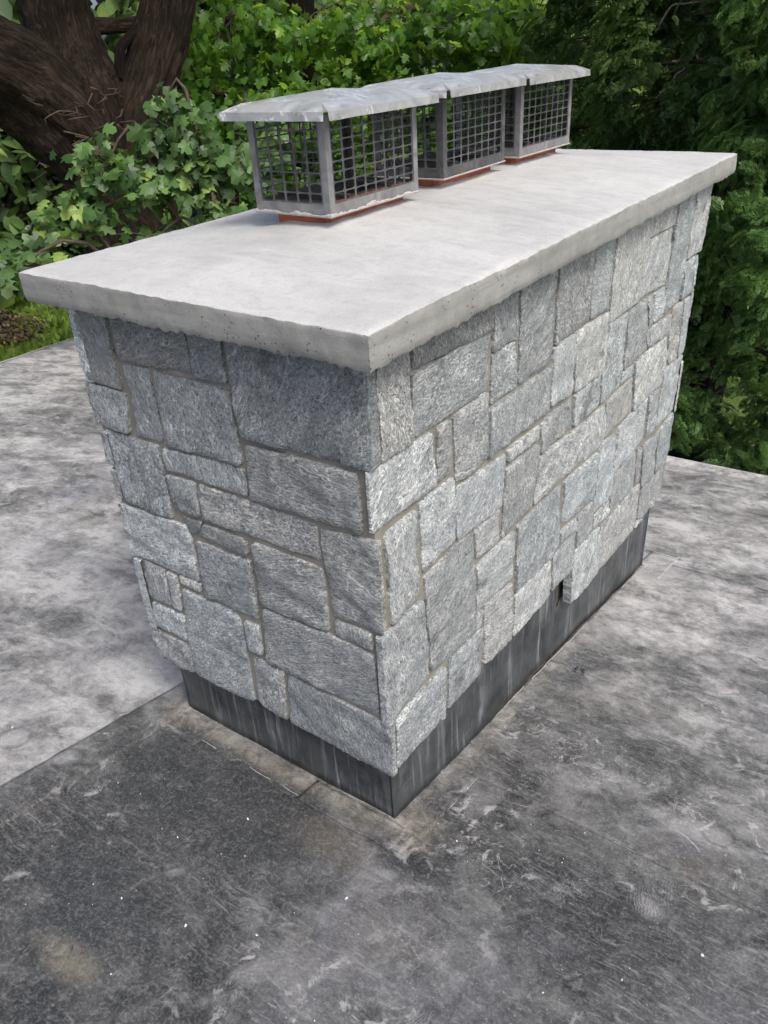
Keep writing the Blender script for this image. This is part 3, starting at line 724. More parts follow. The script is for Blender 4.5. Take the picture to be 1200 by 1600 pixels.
def bead(P, r, seed, parent, breaks=.3, zup=.004, nm='sealant_bead'):
    R = random.Random(seed); V = []; F = []
    run = []
    def flush():
        if len(run) > 2:
            v, f = tube(run, [r*(.6+.8*abs(mn.noise(Vector((p[0]*30, p[1]*30, seed))))) for p in run], 6)
            o = len(V); V.extend(v); F.extend([tuple(k+o for k in q) for q in f])
    for x, y in P:
        if mn.noise(Vector((x*6, y*6, seed*3.1))) > breaks: flush(); run.clear(); continue
        jx, jy = .004*mn.noise(Vector((x*14, y*14, seed))), .004*mn.noise(Vector((x*14, y*14, seed+5)))
        run.append((x+jx, y+jy, rz(x+jx, y+jy)+zup))
    flush()
    if V: mobj(nm, V, F, M_SEAL, parent)
def lin(a, b, n): return [(a[0]+(b[0]-a[0])*k/n, a[1]+(b[1]-a[1])*k/n) for k in range(n+1)]
bead(lin((-d+.006, d+.02), (-d+.009, 2.05), 240), .0019, 1, chimney, .10, .007)
bead(lin((-S+d, d-.006), (-d, d-.006), 80), .0010, 2, chimney, .0, .008)
bead(lin((-.845, -.05), (.05, -.045), 90), .0011, 3, roof, .0, .002)
bead(lin((.067, .33), (1.0, .325), 140), .0008, 4, roof, -.18, .003)
sheet('apron_strip', rng(-.06, .07, .014), rng(2.0, 2.31, .02), .0046, M_ROOF, roof, .007, .005)
bead(lin((.062, .02), (.066, .35), 40), .0008, 5, roof, .0, .003)
bead(lin((-.845, -1.2), (-.845, .0), 90), .0014, 6, roof, .0, .003)
bead(lin((-.07, 2.30), (.10, 2.29), 20), .0025, 7, roof, .5, .005)
bead(lin((.064, 2.0), (.068, 2.32), 30), .0022, 8, roof, .4, .006)

# concrete cap
TILES = [(-.575, .685), (-.605, 1.275), (-.595, 1.785)]     # centres of the flues
TW, TL = .192, .365
def crown(x, y):
    fx = min(x+1.062, .07-x)/.56; fy = min(y+.0706, 2.446-y)/.7
    f = max(0, min(1, fx))*max(0, min(1, fy)); z = ZT+.044*(1-(1-f)**1.8)
    z += .0035*mn.noise(Vector((x*3.2, y*3.2, 0)))+.0014*mn.noise(Vector((x*9, y*9, 2)))+.0006*mn.noise(Vector((x*30, y*30, 5)))
    for tx, ty in TILES:
        ex = max(abs(x-tx)-TW/2, 0); ey = max(abs(y-ty)-TL/2, 0); e = math.hypot(ex, ey)
        z += .010*math.exp(-(e/.020)**2)*(1+.5*mn.noise(Vector((x*14, y*14, 8))))
    return z
X0, X1, Y0, Y1 = -1.062, .0704, -.0706, 2.4465
xs = list(np.linspace(X0, X1, 92)); ys = list(np.linspace(Y0, Y1, 200)); nx, ny = len(xs), len(ys)
V = []; F = []; mi = []
def edge_off(x, y, k): return .0030*mn.noise(Vector((x*9, y*9, k)))+.0022*mn.noise(Vector((x*34, y*34, k+3)))
def nz(x, y, k, a, fr): return a*mn.noise(Vector((x*fr, y*fr, k)))
for j, y in enumerate(ys):
    for i, x in enumerate(xs):
        xx, yy, z = x, y, crown(x, y)
        if i in (0, nx-1) or j in (0, ny-1):
            o_ = edge_off(x, y, 1)-.001
            if i == 0: xx -= o_
            if i == nx-1: xx += o_
            if j == 0: yy -= o_
            if j == ny-1: yy += o_
            z = ZT-.0025+nz(x, y, 11, .0045, 3.0)+nz(x, y, 4, .0026, 30)
        V.append((xx*S, yy*S, z*S))
for j in range(ny-1):
    for i in range(nx-1):
        a = j*nx+i; F.append((a, a+1, a+nx+1, a+nx)); mi.append(0)
ring = [i for i in range(nx)] + [j*nx+nx-1 for j in range(1, ny)] + [(ny-1)*nx+i for i in range(nx-2, -1, -1)] + [j*nx for j in range(ny-2, 0, -1)]
prev = ring; zrows = [ZT-.006, ZT-.016, ZT-.030, ZT-.045, ZT-.060, ZB+.004, ZB]
for r, zr in enumerate(zrows):
    cur = []
    for k in ring:
        i, j = k % nx, k//nx; x, y = xs[i], ys[j]
        o_ = edge_off(x, y, 1)*(.8-r*.1)+.0016*mn.noise(Vector((x*12, y*12, zr*40)))+(.0016*mn.noise(Vector((x*60, y*60, zr*90))))
        if r >= 5: o_ -= .002*(r-4)+.004*max(0, mn.noise(Vector((x*40, y*40, 7))))
        z = zr
        if r >= 5: z += .0020*mn.noise(Vector((x*2.2, y*2.2, 9)))+.006*mn.noise(Vector((x*24, y*24, 2)))+.0065*mn.noise(Vector((x*75, y*75, 6)))
        xx, yy = x, y
        if i == 0: xx -= o_
        if i == nx-1: xx += o_
        if j == 0: yy -= o_
        if j == ny-1: yy += o_
        cur.append(len(V)); V.append((xx*S, yy*S, z*S))
    n = len(ring)
    for m in range(n): F.append((prev[m], cur[m], cur[(m+1) % n], prev[(m+1) % n])); mi.append(1)
    prev = cur
inner = []
for k in ring:
    i, j = k % nx, k//nx; x = min(max(xs[i], -.97), -.03); y = min(max(ys[j], .03), 2.34)
    inner.append(len(V)); V.append((x*S, y*S, (ZB+.004)*S))
for m in range(len(ring)): F.append((prev[m], inner[m], inner[(m+1) % len(ring)], prev[(m+1) % len(ring)])); mi.append(1)
slab = mobj('cap_slab', V, F, [M_CTOP, M_CSIDE], chimney, True)
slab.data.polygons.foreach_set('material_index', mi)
md = slab.modifiers.new('crisp', 'EDGE_SPLIT'); md.split_angle = math.radians(48)

# flue tiles and the three spark-arrestor caps
M_TILE = simple_material('red_clay_tile', (.20, .055, .028), (.36, .115, .06), 12, .8, .3, .004)
M_STEEL = steel_material(); M_DULL = steel_material('dull_grey_steel', True)
M_BAND = steel_material('weathered_steel_band', True, ((.14, .143, .145), (.30, .30, .298)))
M_SMEAR = simple_material('dried_white_sealant', (.27, .262, .235), (.47, .46, .43), 40, .7, .6, .004)
M_SOOT = simple_material('sooty_steel', (.018, .018, .018), (.07, .068, .065), 20, .6)
for tx, ty in TILES:
    bm = bmesh.new(); z0, z1 = 1.585*S, 1.672*S
    x0, x1, y0, y1 = (tx-TW/2)*S, (tx+TW/2)*S, (ty-TL/2)*S, (ty+TL/2)*S; w = .022
    vo = []
    for z, sh in ((z0, 0), (z1, 0), (z1, w), (z0, w)):
        c = .012
        pts = []
        for sx, sy in ((-1, -1), (1, -1), (1, 1), (-1, 1)):
            px = (x0+sh if sx < 0 else x1-sh); py = (y0+sh if sy < 0 else y1-sh)
            a = (px-sx*c, py); b_ = (px, py-sy*c)
            pts += [a, b_] if (sx*sy < 0) else [b_, a]
        pts = []
        for sx, sy in ((-1, -1), (1, -1), (1, 1), (-1, 1)):
            px = (x0+sh if sx < 0 else x1-sh); py = (y0+sh if sy < 0 else y1-sh)
            A = (px, py-sy*c); Bq = (px-sx*c, py)
            pts += [A, Bq] if (sx, sy) in ((-1, -1), (1, 1)) else [Bq, A]
        vo.append([bm.verts.new((p[0], p[1], z)) for p in pts])
    for r in range(3):
        for k in range(8): bm.faces.new((vo[r][k], vo[r][(k+1) % 8], vo[r+1][(k+1) % 8], vo[r+1][k]))
    bm.faces.ensure_lookup_table()
    for f in bm.faces[8:]: f.material_index = 1
    bobj('flue_tile', bm, [M_TILE, M_SOOT], chimney)
bm = bmesh.new(); 
for tx, ty in TILES: add_box(bm, (tx-TW/2+.02)*S, (tx+TW/2-.02)*S, (ty-TL/2+.02)*S, (ty+TL/2-.02)*S, 1.575*S, 1.60*S)
bobj('flue_soot', bm, M_SOOT, chimney)

def mesh_panel(W_, H, cols, rows, mx, mb, mt):
    """punched sheet in local x (width) and z; holes are rounded squares"""
    V = []; F = []; vid = {}
    def gv(x, z):
        k = (round(x, 6), round(z, 6))
        if k not in vid: vid[k] = len(V); V.append((x, 0, z))
        return vid[k]
    px = (W_-2*mx)/cols; pz = (H-mb-mt)/rows; K = 16
    for c in range(cols):
        for r in range(rows):
            x0 = mx+c*px; z0 = mb+r*pz; cx, cz = x0+px/2, z0+pz/2
            hx, hz = px/2-.0027, pz/2-.0014
            inn = []; out = []
            for k in range(K):
                a = 2*math.pi*(k+.5)/K-math.pi*.75; ca, sa = math.cos(a), math.sin(a)
                e = 2/5.5
                inn.append(gv(cx+hx*math.copysign(abs(ca)**e, ca), cz+hz*math.copysign(abs(sa)**e, sa)))
                m = max(abs(ca), abs(sa)); out.append((ca/m, sa/m))
            cor = {}
            ring_ = []
            for k in range(K): ring_.append(gv(cx+out[k][0]*px/2, cz+out[k][1]*pz/2))
            crn = {3: (1, -1), 7: (1, 1), 11: (-1, 1), 15: (-1, -1)}
            for k in range(K):
                k2 = (k+1) % K
                if k in crn:
                    q_ = gv(cx+crn[k][0]*px/2, cz+crn[k][1]*pz/2)
                    F.append((inn[k], ring_[k], q_, ring_[k2], inn[k2]))
                else: F.append((inn[k], ring_[k], ring_[k2], inn[k2]))
    def quad(a, b_, c, d_):
        F.append((gv(*a), gv(*b_), gv(*c), gv(*d_)))
    quad((0, 0), (W_, 0), (W_, mb), (0, mb)); quad((0, H-mt), (W_, H-mt), (W_, H), (0, H))
    quad((0, mb), (mx, mb), (mx, H-mt), (0, H-mt)); quad((W_-mx, mb), (W_, mb), (W_, H-mt), (W_-mx, H-mt))
    return V, F

BW, BL, BZ0, BZ1 = .258*S, .412*S, 1.645*S, 1.884*S
def make_cap(label, centre, tilt=0.0, smear=1.0, dark=False, dz=0.0, seed=0):
    cx, cy = centre
    root = empty('flue_cap', (cx*S, cy*S, (1.645+dz)*S), label, 'chimney cap', 'mesh flue caps on the chimney')
    root.rotation_euler = (0, 0, tilt)
    H = BZ1-BZ0; mat = M_DULL
    for (W_, cols, loc, rot) in ((BW, 5, (-BW/2, -BL/2, 0), 0), (BL, 8, (BW/2, -BL/2, 0), math.pi/2), (BW, 5, (BW/2, BL/2, 0), math.pi), (BL, 8, (-BW/2, BL/2, 0), -math.pi/2)):
        V, F = mesh_panel(W_, H, cols, 8, .019, .026, .010)
        o = mobj('mesh_panel', V, F, mat, root, False, loc); o.rotation_euler = (0, 0, rot)
        md = o.modifiers.new('thickness', 'SOLIDIFY'); md.thickness = .0014; md.offset = 0
    for sx, sy in ((1, -1), (1, 1), (-1, 1), (-1, -1)):           # folded corner strips
        bm = bmesh.new(); t = .0022; L = .017
        add_box(bm, sx*BW/2+(0 if sx > 0 else -t), sx*BW/2+(t if sx > 0 else 0), min(sy*BL/2, sy*(BL/2-L)), max(sy*BL/2, sy*(BL/2-L)), .001, H-.001)
        add_box(bm, min(sx*(BW/2+t), sx*(BW/2-L)), max(sx*(BW/2+t), sx*(BW/2-L)), sy*BL/2+(0.0002 if sy > 0 else -t), sy*BL/2+(t if sy > 0 else -.0002), .0015, H-.0015)
        bobj('corner_strip', bm, M_DULL if dark else M_BAND, root)
    bm = bmesh.new(); t = .0016; hb = .0245
    vo = [[bm.verts.new((sx*(BW/2+t), sy*(BL/2+t), z)) for sx, sy in ((-1, -1), (1, -1), (1, 1), (-1, 1))] for z in (-.003, hb)]
    for k in range(4): bm.faces.new((vo[0][k], vo[0][(k+1) % 4], vo[1][(k+1) % 4], vo[1][k]))
    o = bobj('base_band', bm, M_DULL if dark else M_BAND, root); md = o.modifiers.new('thickness', 'SOLIDIFY'); md.thickness = .0012; md.offset = -1
    bm = bmesh.new(); add_box(bm, -BW/2+.01, BW/2-.01, -.10, -.082, .030, .034); bobj('clamp_bar', bm, M_SOOT, root)
    bm = bmesh.new(); add_box(bm, -BW/2+.01, BW/2-.01, .082, .10, .031, .035); bobj('clamp_bar', bm, M_SOOT, root)
    # dried sealant round the foot
    V = []; F = []; R = random.Random(seed)
    per = [(-BW/2, -BL/2), (BW/2, -BL/2), (BW/2, BL/2), (-BW/2, BL/2)]
    n = 0; e_ = .0052
    for k in range(4):
        a = Vector(per[k]); b_ = Vector(per[(k+1) % 4]); t = (b_-a).normalized(); nr = Vector((t.y, -t.x)); L = (b_-a).length
        m = int(L/.005); st = len(V)
        for i in range(m+1):
            p = a+t*L*i/m+t*(e_*(2*i/m-1))
            hh = smear*(.003+.007*mn.noise(Vector((p.x*40, p.y*40, seed)))+.006*mn.noise(Vector((p.x*130, p.y*130, seed+2)))+.007*math.exp(-((i/m-(.55 if k == 0 else .45))/.05)**2)*(1 if k < 2 else 0))
            hh = max(.0006, hh)
            lump = .0008*mn.noise(Vector((p.x*120, p.y*120, seed+1)))
            for du, z in ((e_-.001, -.004), (e_+lump, -.002), (e_+.0006+lump, hh*.55), (e_-.0035+.0015, hh)): V.append((p.x+nr.x*du, p.y+nr.y*du, z))
        for i in range(m):
            for j in range(3): F.append((st+i*4+j, st+i*4+4+j, st+i*4+5+j, st+i*4+1+j))
    mobj('sealant', V, F, M_SMEAR, root)
    # hood: shallow creased plate, four steeper flaps with turned-down lips, gussets folded in at the open corners
    OV = .053*S; hx, hy = BW/2+OV, BL/2+OV; zl = (1.894-1.645)*S; zb = (1.874-1.645)*S
    ins = .040; zp = zl+.0155; za = zl+.033
    R = random.Random(seed+9); bm = bmesh.new(); vid = {}
    px_, py_ = hx-ins, hy-ins; ni, nj = 14, 18
    gx = [-px_+2*px_*i/ni for i in range(ni+1)]; gy = [-py_+2*py_*j/nj for j in range(nj+1)]
    G = [[None]*(nj+1) for _ in range(ni+1)]
    for i, x in enumerate(gx):
        for j, y in enumerate(gy):
            f = max(abs(x)/px_, abs(y)/py_)
            z = zp+(za-zp)*(1-f)**.95+.0004*mn.noise(Vector((x*11, y*11, seed)))*(1 if f < .99 else .3)
            G[i][j] = bm.verts.new((x, y, z))
    for i in range(ni):
        for j in range(nj): bm.faces.new((G[i][j], G[i+1][j], G[i+1][j+1], G[i][j+1]))
    def flap(edge, nrm, half, sign):
        """edge: plate verts; flap out to the lip line, then the lip"""
        n_ = len(edge)-1; low = []; bot = []
        for k, v in enumerate(edge):
            u = k/n_*2-1; along = u*half
            if nrm[0]: q = (nrm[0]*hx, along)
            else: q = (along, nrm[1]*hy)
            w_ = .0010*mn.noise(Vector((q[0]*13, q[1]*13, seed+4)))
            low.append(bm.verts.new((q[0]+nrm[0]*w_, q[1]+nrm[1]*w_, zl+w_*.6)))
            sh = .996 if abs(u) > .99 else 1
            bot.append(bm.verts.new((q[0]*(sh if nrm[1] else 1)+nrm[0]*(.002+w_), q[1]*(sh if nrm[0] else 1)+nrm[1]*(.002+w_), zb+w_)))
        for k in range(n_):
            bm.faces.new((edge[k], edge[k+1], low[k+1], low[k])); bm.faces.new((low[k], low[k+1], bot[k+1], bot[k]))
        return low
    fr = flap([G[i][0] for i in range(ni+1)], (0, -1), hx-.006, 1); bk = flap([G[i][nj] for i in range(ni+1)], (0, 1), hx-.006, 1)
    rt = flap([G[ni][j] for j in range(nj+1)], (1, 0), hy-.010, 1); lf = flap([G[0][j] for j in range(nj+1)], (-1, 0), hy-.010, 1)
    for sx, sy, A_, B_, P_ in ((1, -1, fr[-1], rt[0], G[ni][0]), (-1, -1, fr[0], lf[0], G[0][0]), (1, 1, bk[-1], rt[-1], G[ni][nj]), (-1, 1, bk[0], lf[-1], G[0][nj])):
        c = bm.verts.new((sx*(hx-.020), sy*(hy-.020), zl-.001)); bm.faces.new((P_, A_, c)); bm.faces.new((P_, c, B_))
    bmesh.ops.recalc_face_normals(bm, faces=bm.faces[:])
    o = bobj('hood', bm, M_STEEL, root, True)
    md = o.modifiers.new('thickness', 'SOLIDIFY'); md.thickness = .0014; md.offset = -1
    md = o.modifiers.new('crisp', 'EDGE_SPLIT'); md.split_angle = math.radians(12)
    return root
make_cap('grey mesh flue cap nearest the front edge, white sealant smeared around its foot', (-.580, .685), 0.0, .8, seed=1)
make_cap('middle grey mesh flue cap, standing between two others on the chimney top', (-.605, 1.275), .02, .12, True, dz=.005, seed=2)
make_cap('farthest grey mesh flue cap, right by the back end of the concrete top', (-.597, 1.790), -.01, .2, dz=.004, seed=3)

# mortar crumbs scattered over the membrane
V = []; F = []; R = random.Random(3)
M_CRUMB = simple_material('white_mortar_crumbs', (.42, .41, .38), (.68, .67, .64), 50, .9)
for k in range(360):
    if k < 300: x, y = R.uniform(-1.3, 1.4), R.uniform(-1.4, .6)
    else: x, y = R.uniform(0, 1.3), R.uniform(-.2, 2.4)
    if mn.noise(Vector((x*1.6, y*1.6, 4))) < -.12+R.uniform(-.2, .2): continue
    if -.92 < x < .0 and .03 < y < 2.15: continue
    r = .0011+.0026*R.random()**4; 
    if R.random() < .02: r *= 1.7
    z = rz(x, y)+.002; b0 = len(V); a0 = R.uniform(0, 6.28); el = R.uniform(1, 2.0)
    for i in range(5):
        a = a0+i*1.2566; rr = r*R.uniform(.6, 1.2); px, py = rr*math.cos(i*1.2566)*el, rr*math.sin(i*1.2566)
        V.append((x+px*math.cos(a0)-py*math.sin(a0), y+px*math.sin(a0)+py*math.cos(a0), z-.002+.0012))
    for i in range(5):
        v = V[b0+i]; V.append((x+(v[0]-x)*.6, y+(v[1]-y)*.6, z+r*.5+.001))
    for i in range(5): F.append((b0+i, b0+(i+1) % 5, b0+5+(i+1) % 5, b0+5+i))
    F.append(tuple(b0+5+i for i in range(5)))
mobj('mortar_crumbs', V, F, M_CRUMB, None, False, kind='stuff')
# curled scrap of membrane beside the right flashing
V, F = [], []
for i in range(9):
    for j in range(7):
        u, v = i/8-.5, j/6-.5; x = .085+u*.036+.004*mn.noise(Vector((i, j, 0))); y = 1.04+v*.026+.004*mn.noise(Vector((i, j, 3)))
        V.append((x, y, rz(x, y)+.005+.012*max(0, v)**1.2*1.6+.006*mn.noise(Vector((u*4, v*4, 1)))))
for i in range(8):
    for j in range(6): a = i*7+j; F.append((a, a+1, a+8, a+7))
o = mobj('membrane_scrap', V, F, M_LEAD, None, True); md = o.modifiers.new('thickness', 'SOLIDIFY'); md.thickness = .003
tag(o, 'small curled scrap of dark membrane lying beside the right-hand flashing', 'roofing scrap')

# ------------------------------------------------------------------ trees and garden
def unit(a): return a/np.maximum(np.linalg.norm(a, axis=-1, keepdims=True), 1e-9)

def leaf_template(kind):
    if kind == 'lobed':
        half = [(0, 0), (.16, -.07), (.46, .02), (.30, .24), (.66, .50), (.29, .56), (.30, .80), (0, 1.04)]
        droop, fold = .30, .22
    elif kind == 'oval':
        half = [(0, 0), (.22, .22), (.30, .5), (.18, .8), (0, 1.0)]; droop, fold = .2, .2
    else:
        half = [(0, 0), (.30, .35), (.2, .75), (0, 1.0)]; droop, fold = .15, .25
    f = lambda x, y: (x, y, -fold*abs(x)-droop*y*y)
    V = [f(0, .42)]; T = []
    for x, y in half: V.append(f(x, y))
    n = len(half)
    for k in range(1, n): T.append((0, k, k+1))
    left = [1]+[None]*(n-2)+[n]
    for k in range(1, n-1): left[k] = len(V); V.append(f(-half[k][0], half[k][1]))
    for k in range(n-1): T.append((0, left[k+1], left[k]))
    return np.array(V, float), np.array(T, int)

def spray_template(seed, pairs=9, width=.5):
    """feathery conifer spray of thin scale-leaved shoots, tip at +y"""
    R = random.Random(seed); V = []; T = []
    def shoot(p, dirv, L, w):
        n_ = (-dirv[1], dirv[0]); b0 = len(V); lift = R.uniform(-.05, .05)
        for t, ww in ((0, .5), (.55, 1), (1, 0)):
            for s in ((-1, 1) if ww > 0 else (0,)):
                x = p[0]+dirv[0]*L*t+n_[0]*w*ww*s; y = p[1]+dirv[1]*L*t+n_[1]*w*ww*s
                V.append((x, y, -.30*y*y-.35*abs(x)*abs(x)-.05*abs(x)+lift*t+.03*s*ww))
        T.extend([(b0, b0+2, b0+1), (b0+1, b0+2, b0+3), (b0+2, b0+4, b0+3)])
    shoot((0, 0), (0, 1), 1.0, .022)
    for k in range(pairs):
        t = .08+.84*k/(pairs-1)
        for s in (-1, 1):
            a = s*R.uniform(.45, .85); L = width*(1-t*.66)*R.uniform(.75, 1.2)
            d_ = (math.sin(a), math.cos(a)); p = (0, t+R.uniform(-.03, .03)); shoot(p, d_, L, .030)
            for f_, s2 in ((.3, 1), (.45, -1), (.65, 1), (.75, -1)):
                if L*(1-f_) < .09: continue
                q = (p[0]+d_[0]*L*f_, p[1]+d_[1]*L*f_); a2 = a+s2*.62; shoot(q, (math.sin(a2), math.cos(a2)), L*(1-f_)*.75, .028)
    return np.array(V, float), np.array(T, int)

def basis(N_, D_):
    n = unit(N_); d_ = unit(D_-n*np.sum(D_*n, 1, keepdims=True)); x = np.cross(d_, n); return x, d_, n

def cloud_mesh(name, P, N_, D_, size, tpl, mat, parent, kind='stuff'):
    TV, TT = tpl; x, d_, n = basis(N_, D_); k = len(P); m = len(TV)
    sz = np.asarray(size).reshape(-1, 1, 1)
    V = P[:, None, :]+sz*(x[:, None, :]*TV[None, :, 0:1]+d_[:, None, :]*TV[None, :, 1:2]+n[:, None, :]*TV[None, :, 2:3])
    V = V.reshape(-1, 3); T = (TT[None]+(np.arange(k)*m)[:, None, None]).reshape(-1, 3)
    me = bpy.data.meshes.new(name); me.vertices.add(len(V)); me.vertices.foreach_set('co', V.astype(np.float32).ravel())
    me.loops.add(T.size); me.loops.foreach_set('vertex_index', T.astype(np.int32).ravel())
    me.polygons.add(len(T)); me.polygons.foreach_set('loop_start', np.arange(0, T.size, 3, dtype=np.int32))
    me.update(calc_edges=True); me.validate()
    me.materials.append(mat); o = bpy.data.objects.new(name, me); link(o)
    if parent: o.parent = parent; o.matrix_parent_inverse = parent.matrix_basis.inverted()
    if kind: o['kind'] = kind
    return o

def tpl_mesh(name, tpl, mat):
    me = bpy.data.meshes.new(name); me.from_pydata([tuple(v) for v in tpl[0]], [], [tuple(int(i) for i in t) for t in tpl[1]]); me.update(); me.materials.append(mat); return me

CAMN = np.array(CAM)
def foliage(root, part, P, N_, D_, size, tpl, mat, single=300):
    """nearest visible pieces become objects of their own, the rest one joined part"""
    rel = P-CAMN; F_ = np.array(fwd); zc = rel@F_; px = (rel@np.array(r2))/zc*1.2281*768/1.2; 
    u_ = (rel@np.array(r2))/zc; v_ = (rel@np.array(u2))/zc
    vis = (np.abs(u_) < .49) & (np.abs(v_) < .65) & (zc > 0)
    dist = np.linalg.norm(rel, axis=1)+np.where(vis, 0, 1000)-size*3
    order = np.argsort(dist); near = order[:single]; near = near[dist[near] < 900]; mask = np.ones(len(P), bool); mask[near] = False
    x, d_, n = basis(N_, D_); me = tpl_mesh(part, tpl, mat); inv = root.matrix_basis.inverted() if root else Matrix()
    for i in near:
        o = bpy.data.objects.new(part, me); link(o); s = float(size[i]); o.parent = root
        m = Matrix(((x[i][0]*s, d_[i][0]*s, n[i][0]*s, P[i][0]), (x[i][1]*s, d_[i][1]*s, n[i][1]*s, P[i][1]), (x[i][2]*s, d_[i][2]*s, n[i][2]*s, P[i][2]), (0, 0, 0, 1)))
        o.matrix_basis = inv @ m
    cloud_mesh('foliage', P[mask], N_[mask], D_[mask], size[mask], tpl, mat, root)

def clusters(rng_, blobs, per, spread, shell=.6):
    """blobs: (centre, radii, number of clusters) -> leaf positions and outward directions"""
    P = []; O = []
    for c, r, n in blobs:
        v = unit(rng_.normal(size=(n, 3))); rad = shell+(1-shell)*rng_.random((n, 1)); rad = np.where(rng_.random((n, 1)) < .25, rng_.random((n, 1)), rad)
        cc = np.array(c)+v*rad*np.array(r)
        pp = cc[:, None, :]+rng_.normal(size=(n, per, 3))*spread*np.array((1, 1, .55)); P.append(pp.reshape(-1, 3)); O.append(np.repeat(v, per, 0))
    return np.concatenate(P), np.concatenate(O)

def tubes_obj(name, runs, mat, parent, seg=6, jit=.15, kind=None):
    V = []; F = []
    for i, (P, R_) in enumerate(runs):
        v, f = tube(P, R_, seg, jit, i*3.1); o = len(V); V += v; F += [tuple(k+o for k in q) for q in f]
    inv = parent.matrix_basis.inverted() if parent else Matrix()
    o = mobj(name, V, F, mat, parent, True, kind=kind)
    if parent: o.matrix_parent_inverse = inv
    return o

GZ = -4.0
# ground
M_LAWN = Mat('lawn_grass'); co = M_LAWN.coord()
n1 = M_LAWN.noise(co, .5, 5, .6); n2 = M_LAWN.noise(co, 6, 6, .7); n3 = M_LAWN.noise(M_LAWN.mapping(co, sc=(1, 1, 1)), 60, 4, .7)
c = M_LAWN.ramp(M_LAWN.math('ADD', M_LAWN.math('MULTIPLY', n1, .6), M_LAWN.math('MULTIPLY', n2, .4)), [(.3, (.065, .105, .016)), (.7, (.16, .23, .04))])
c = M_LAWN.mix(M_LAWN.mr(n3, .4, .7, 0, .6), c, (.035, .06, .012))
M_LAWN.set(Base__Color=c, Roughness=.9, Specular__IOR__Level=.2, Normal=M_LAWN.bump(n3, 1.0, .04)); M_LAWN = M_LAWN.m
V = []; F = []
n = 60
for j in range(n+1):
    for i in range(n+1):
        x, y = -90+140*i/n, -40+140*j/n; V.append((x, y, GZ+.15*mn.noise(Vector((x*.12, y*.12, 0)))))
for j in range(n):
    for i in range(n): a = j*(n+1)+i; F.append((a, a+1, a+n+2, a+n+1))
mobj('lawn', V, F, M_LAWN, None, True, kind='structure')
NR = np.random.default_rng(7)
M_GRASS = leaf_material('grass_blades', (.05, .09, .015), (.13, .20, .035), (.25, .4, .05), .3, .6, .2)
k = 9000; P = np.stack([NR.uniform(-26, -13, k), NR.uniform(4, 14, k), np.full(k, GZ)], 1)
for i in range(k): P[i, 2] += .15*mn.noise(Vector((P[i, 0]*.12, P[i, 1]*.12, 0)))-.02
cloud_mesh('grass', P, np.concatenate([NR.normal(size=(k, 2)), NR.normal(size=(k, 1))*.2], 1), np.concatenate([NR.normal(size=(k, 2))*.5, np.ones((k, 1))], 1), NR.uniform(.10, .22, k), leaf_template('simple'), M_GRASS, None)

# ---- the house under the roof
bm = bmesh.new(); add_box(bm, -5.2, 2.9, -3.6, 3.45, GZ-.2, -.95)
bobj('house_wall', bm, simple_material('rendered_wall', (.42, .41, .37), (.55, .54, .5), 6, .8), None, False, kind='structure')

# ---- the old tree
M_BARK = bark_material('red_brown_bark', (.026, .019, .014), (.125, .088, .064))
M_DBARK = bark_material('dark_bark', (.018, .013, .010), (.065, .048, .036), 1.6)
M_TWIG = simple_material('twig_bark', (.03, .022, .016), (.10, .075, .055), 20, .9)
M_LIVE = leaf_material('big_lobed_leaves', (.018, .047, .013), (.074, .142, .042), (.22, .40, .05), .28, .45, .4)
M_BRIGHT = leaf_material('backlit_lobed_leaves', (.009, .030, .006), (.070, .155, .026), (.50, .78, .08), .50, .42, .45)
def bark_tube(name, P, R_, parent, seed, seg=72, m=26, mat=None, furrow=1.0):
    P, R_ = smooth_path(P, R_, m); V, F = tube(P, R_, seg, 0, seed)
    n = len(P)
    for i in range(n):
        c = Vector(P[i])
        for k in range(seg):
            v = V[i*seg+k]; dirv = (v-c); r = dirv.length; dirv = dirv/max(r, 1e-6); an = 2*math.pi*k/seg
            tw = an+i*.006
            fx = Vector((math.cos(tw)*R_[i]*9, math.sin(tw)*R_[i]*9, c.z*1.0+c.y*.5+seed))
            h = (.5-abs(mn.noise(fx*1.15)))*.085-.03+mn.noise(fx*.35)*.09*min(1, R_[i]*2)+(.5-abs(mn.noise(Vector((fx.x*2.6, fx.y*2.6, fx.z*2.6)))))*.050
            V[i*seg+k] = v+dirv*h*furrow*min(1, R_[i]*2.4)
    inv = parent.matrix_basis.inverted(); o = mobj(name, V, F, mat or M_BARK, parent, True); o.matrix_parent_inverse = inv
    at = o.data.attributes.new('bark', 'FLOAT_VECTOR', 'POINT'); L = 0; buf = []
    for i in range(n):
        if i: L += (Vector(P[i])-Vector(P[i-1])).length
        for k in range(seg):
            an = 2*math.pi*k/seg; buf += [math.cos(an)*R_[i]+seed*3, math.sin(an)*R_[i], L]
    at.data.foreach_set('vector', buf); return o
old = empty('old_tree', (-7.9, 5.5, GZ), 'huge red-brown furrowed tree with a forked trunk at the upper left', 'tree')
bark_tube('trunk', [(-7.85, 5.6, GZ-.3), (-7.93, 5.55, -2.5), (-7.98, 5.5, -.64), (-8.03, 5.44, .09), (-8.10, 5.36, .8), (-8.18, 5.30, 1.4), (-8.26, 5.36, 1.95), (-8.38, 5.45, 2.6), (-8.5, 5.75, 4.2), (-8.5, 5.9, 6.5)], [.80, .56, .46, .47, .52, .58, .40, .35, .3, .25], old, 1, 110, 30)
bark_tube('limb', [(-8.10, 5.36, .80), (-8.14, 5.0, 1.30), (-8.14, 4.55, 1.72), (-8.0, 3.9, 2.05), (-7.9, 3.0, 2.5), (-7.6, 1.4, 3.2)], [.44, .50, .48, .42, .34, .2], old, 2)
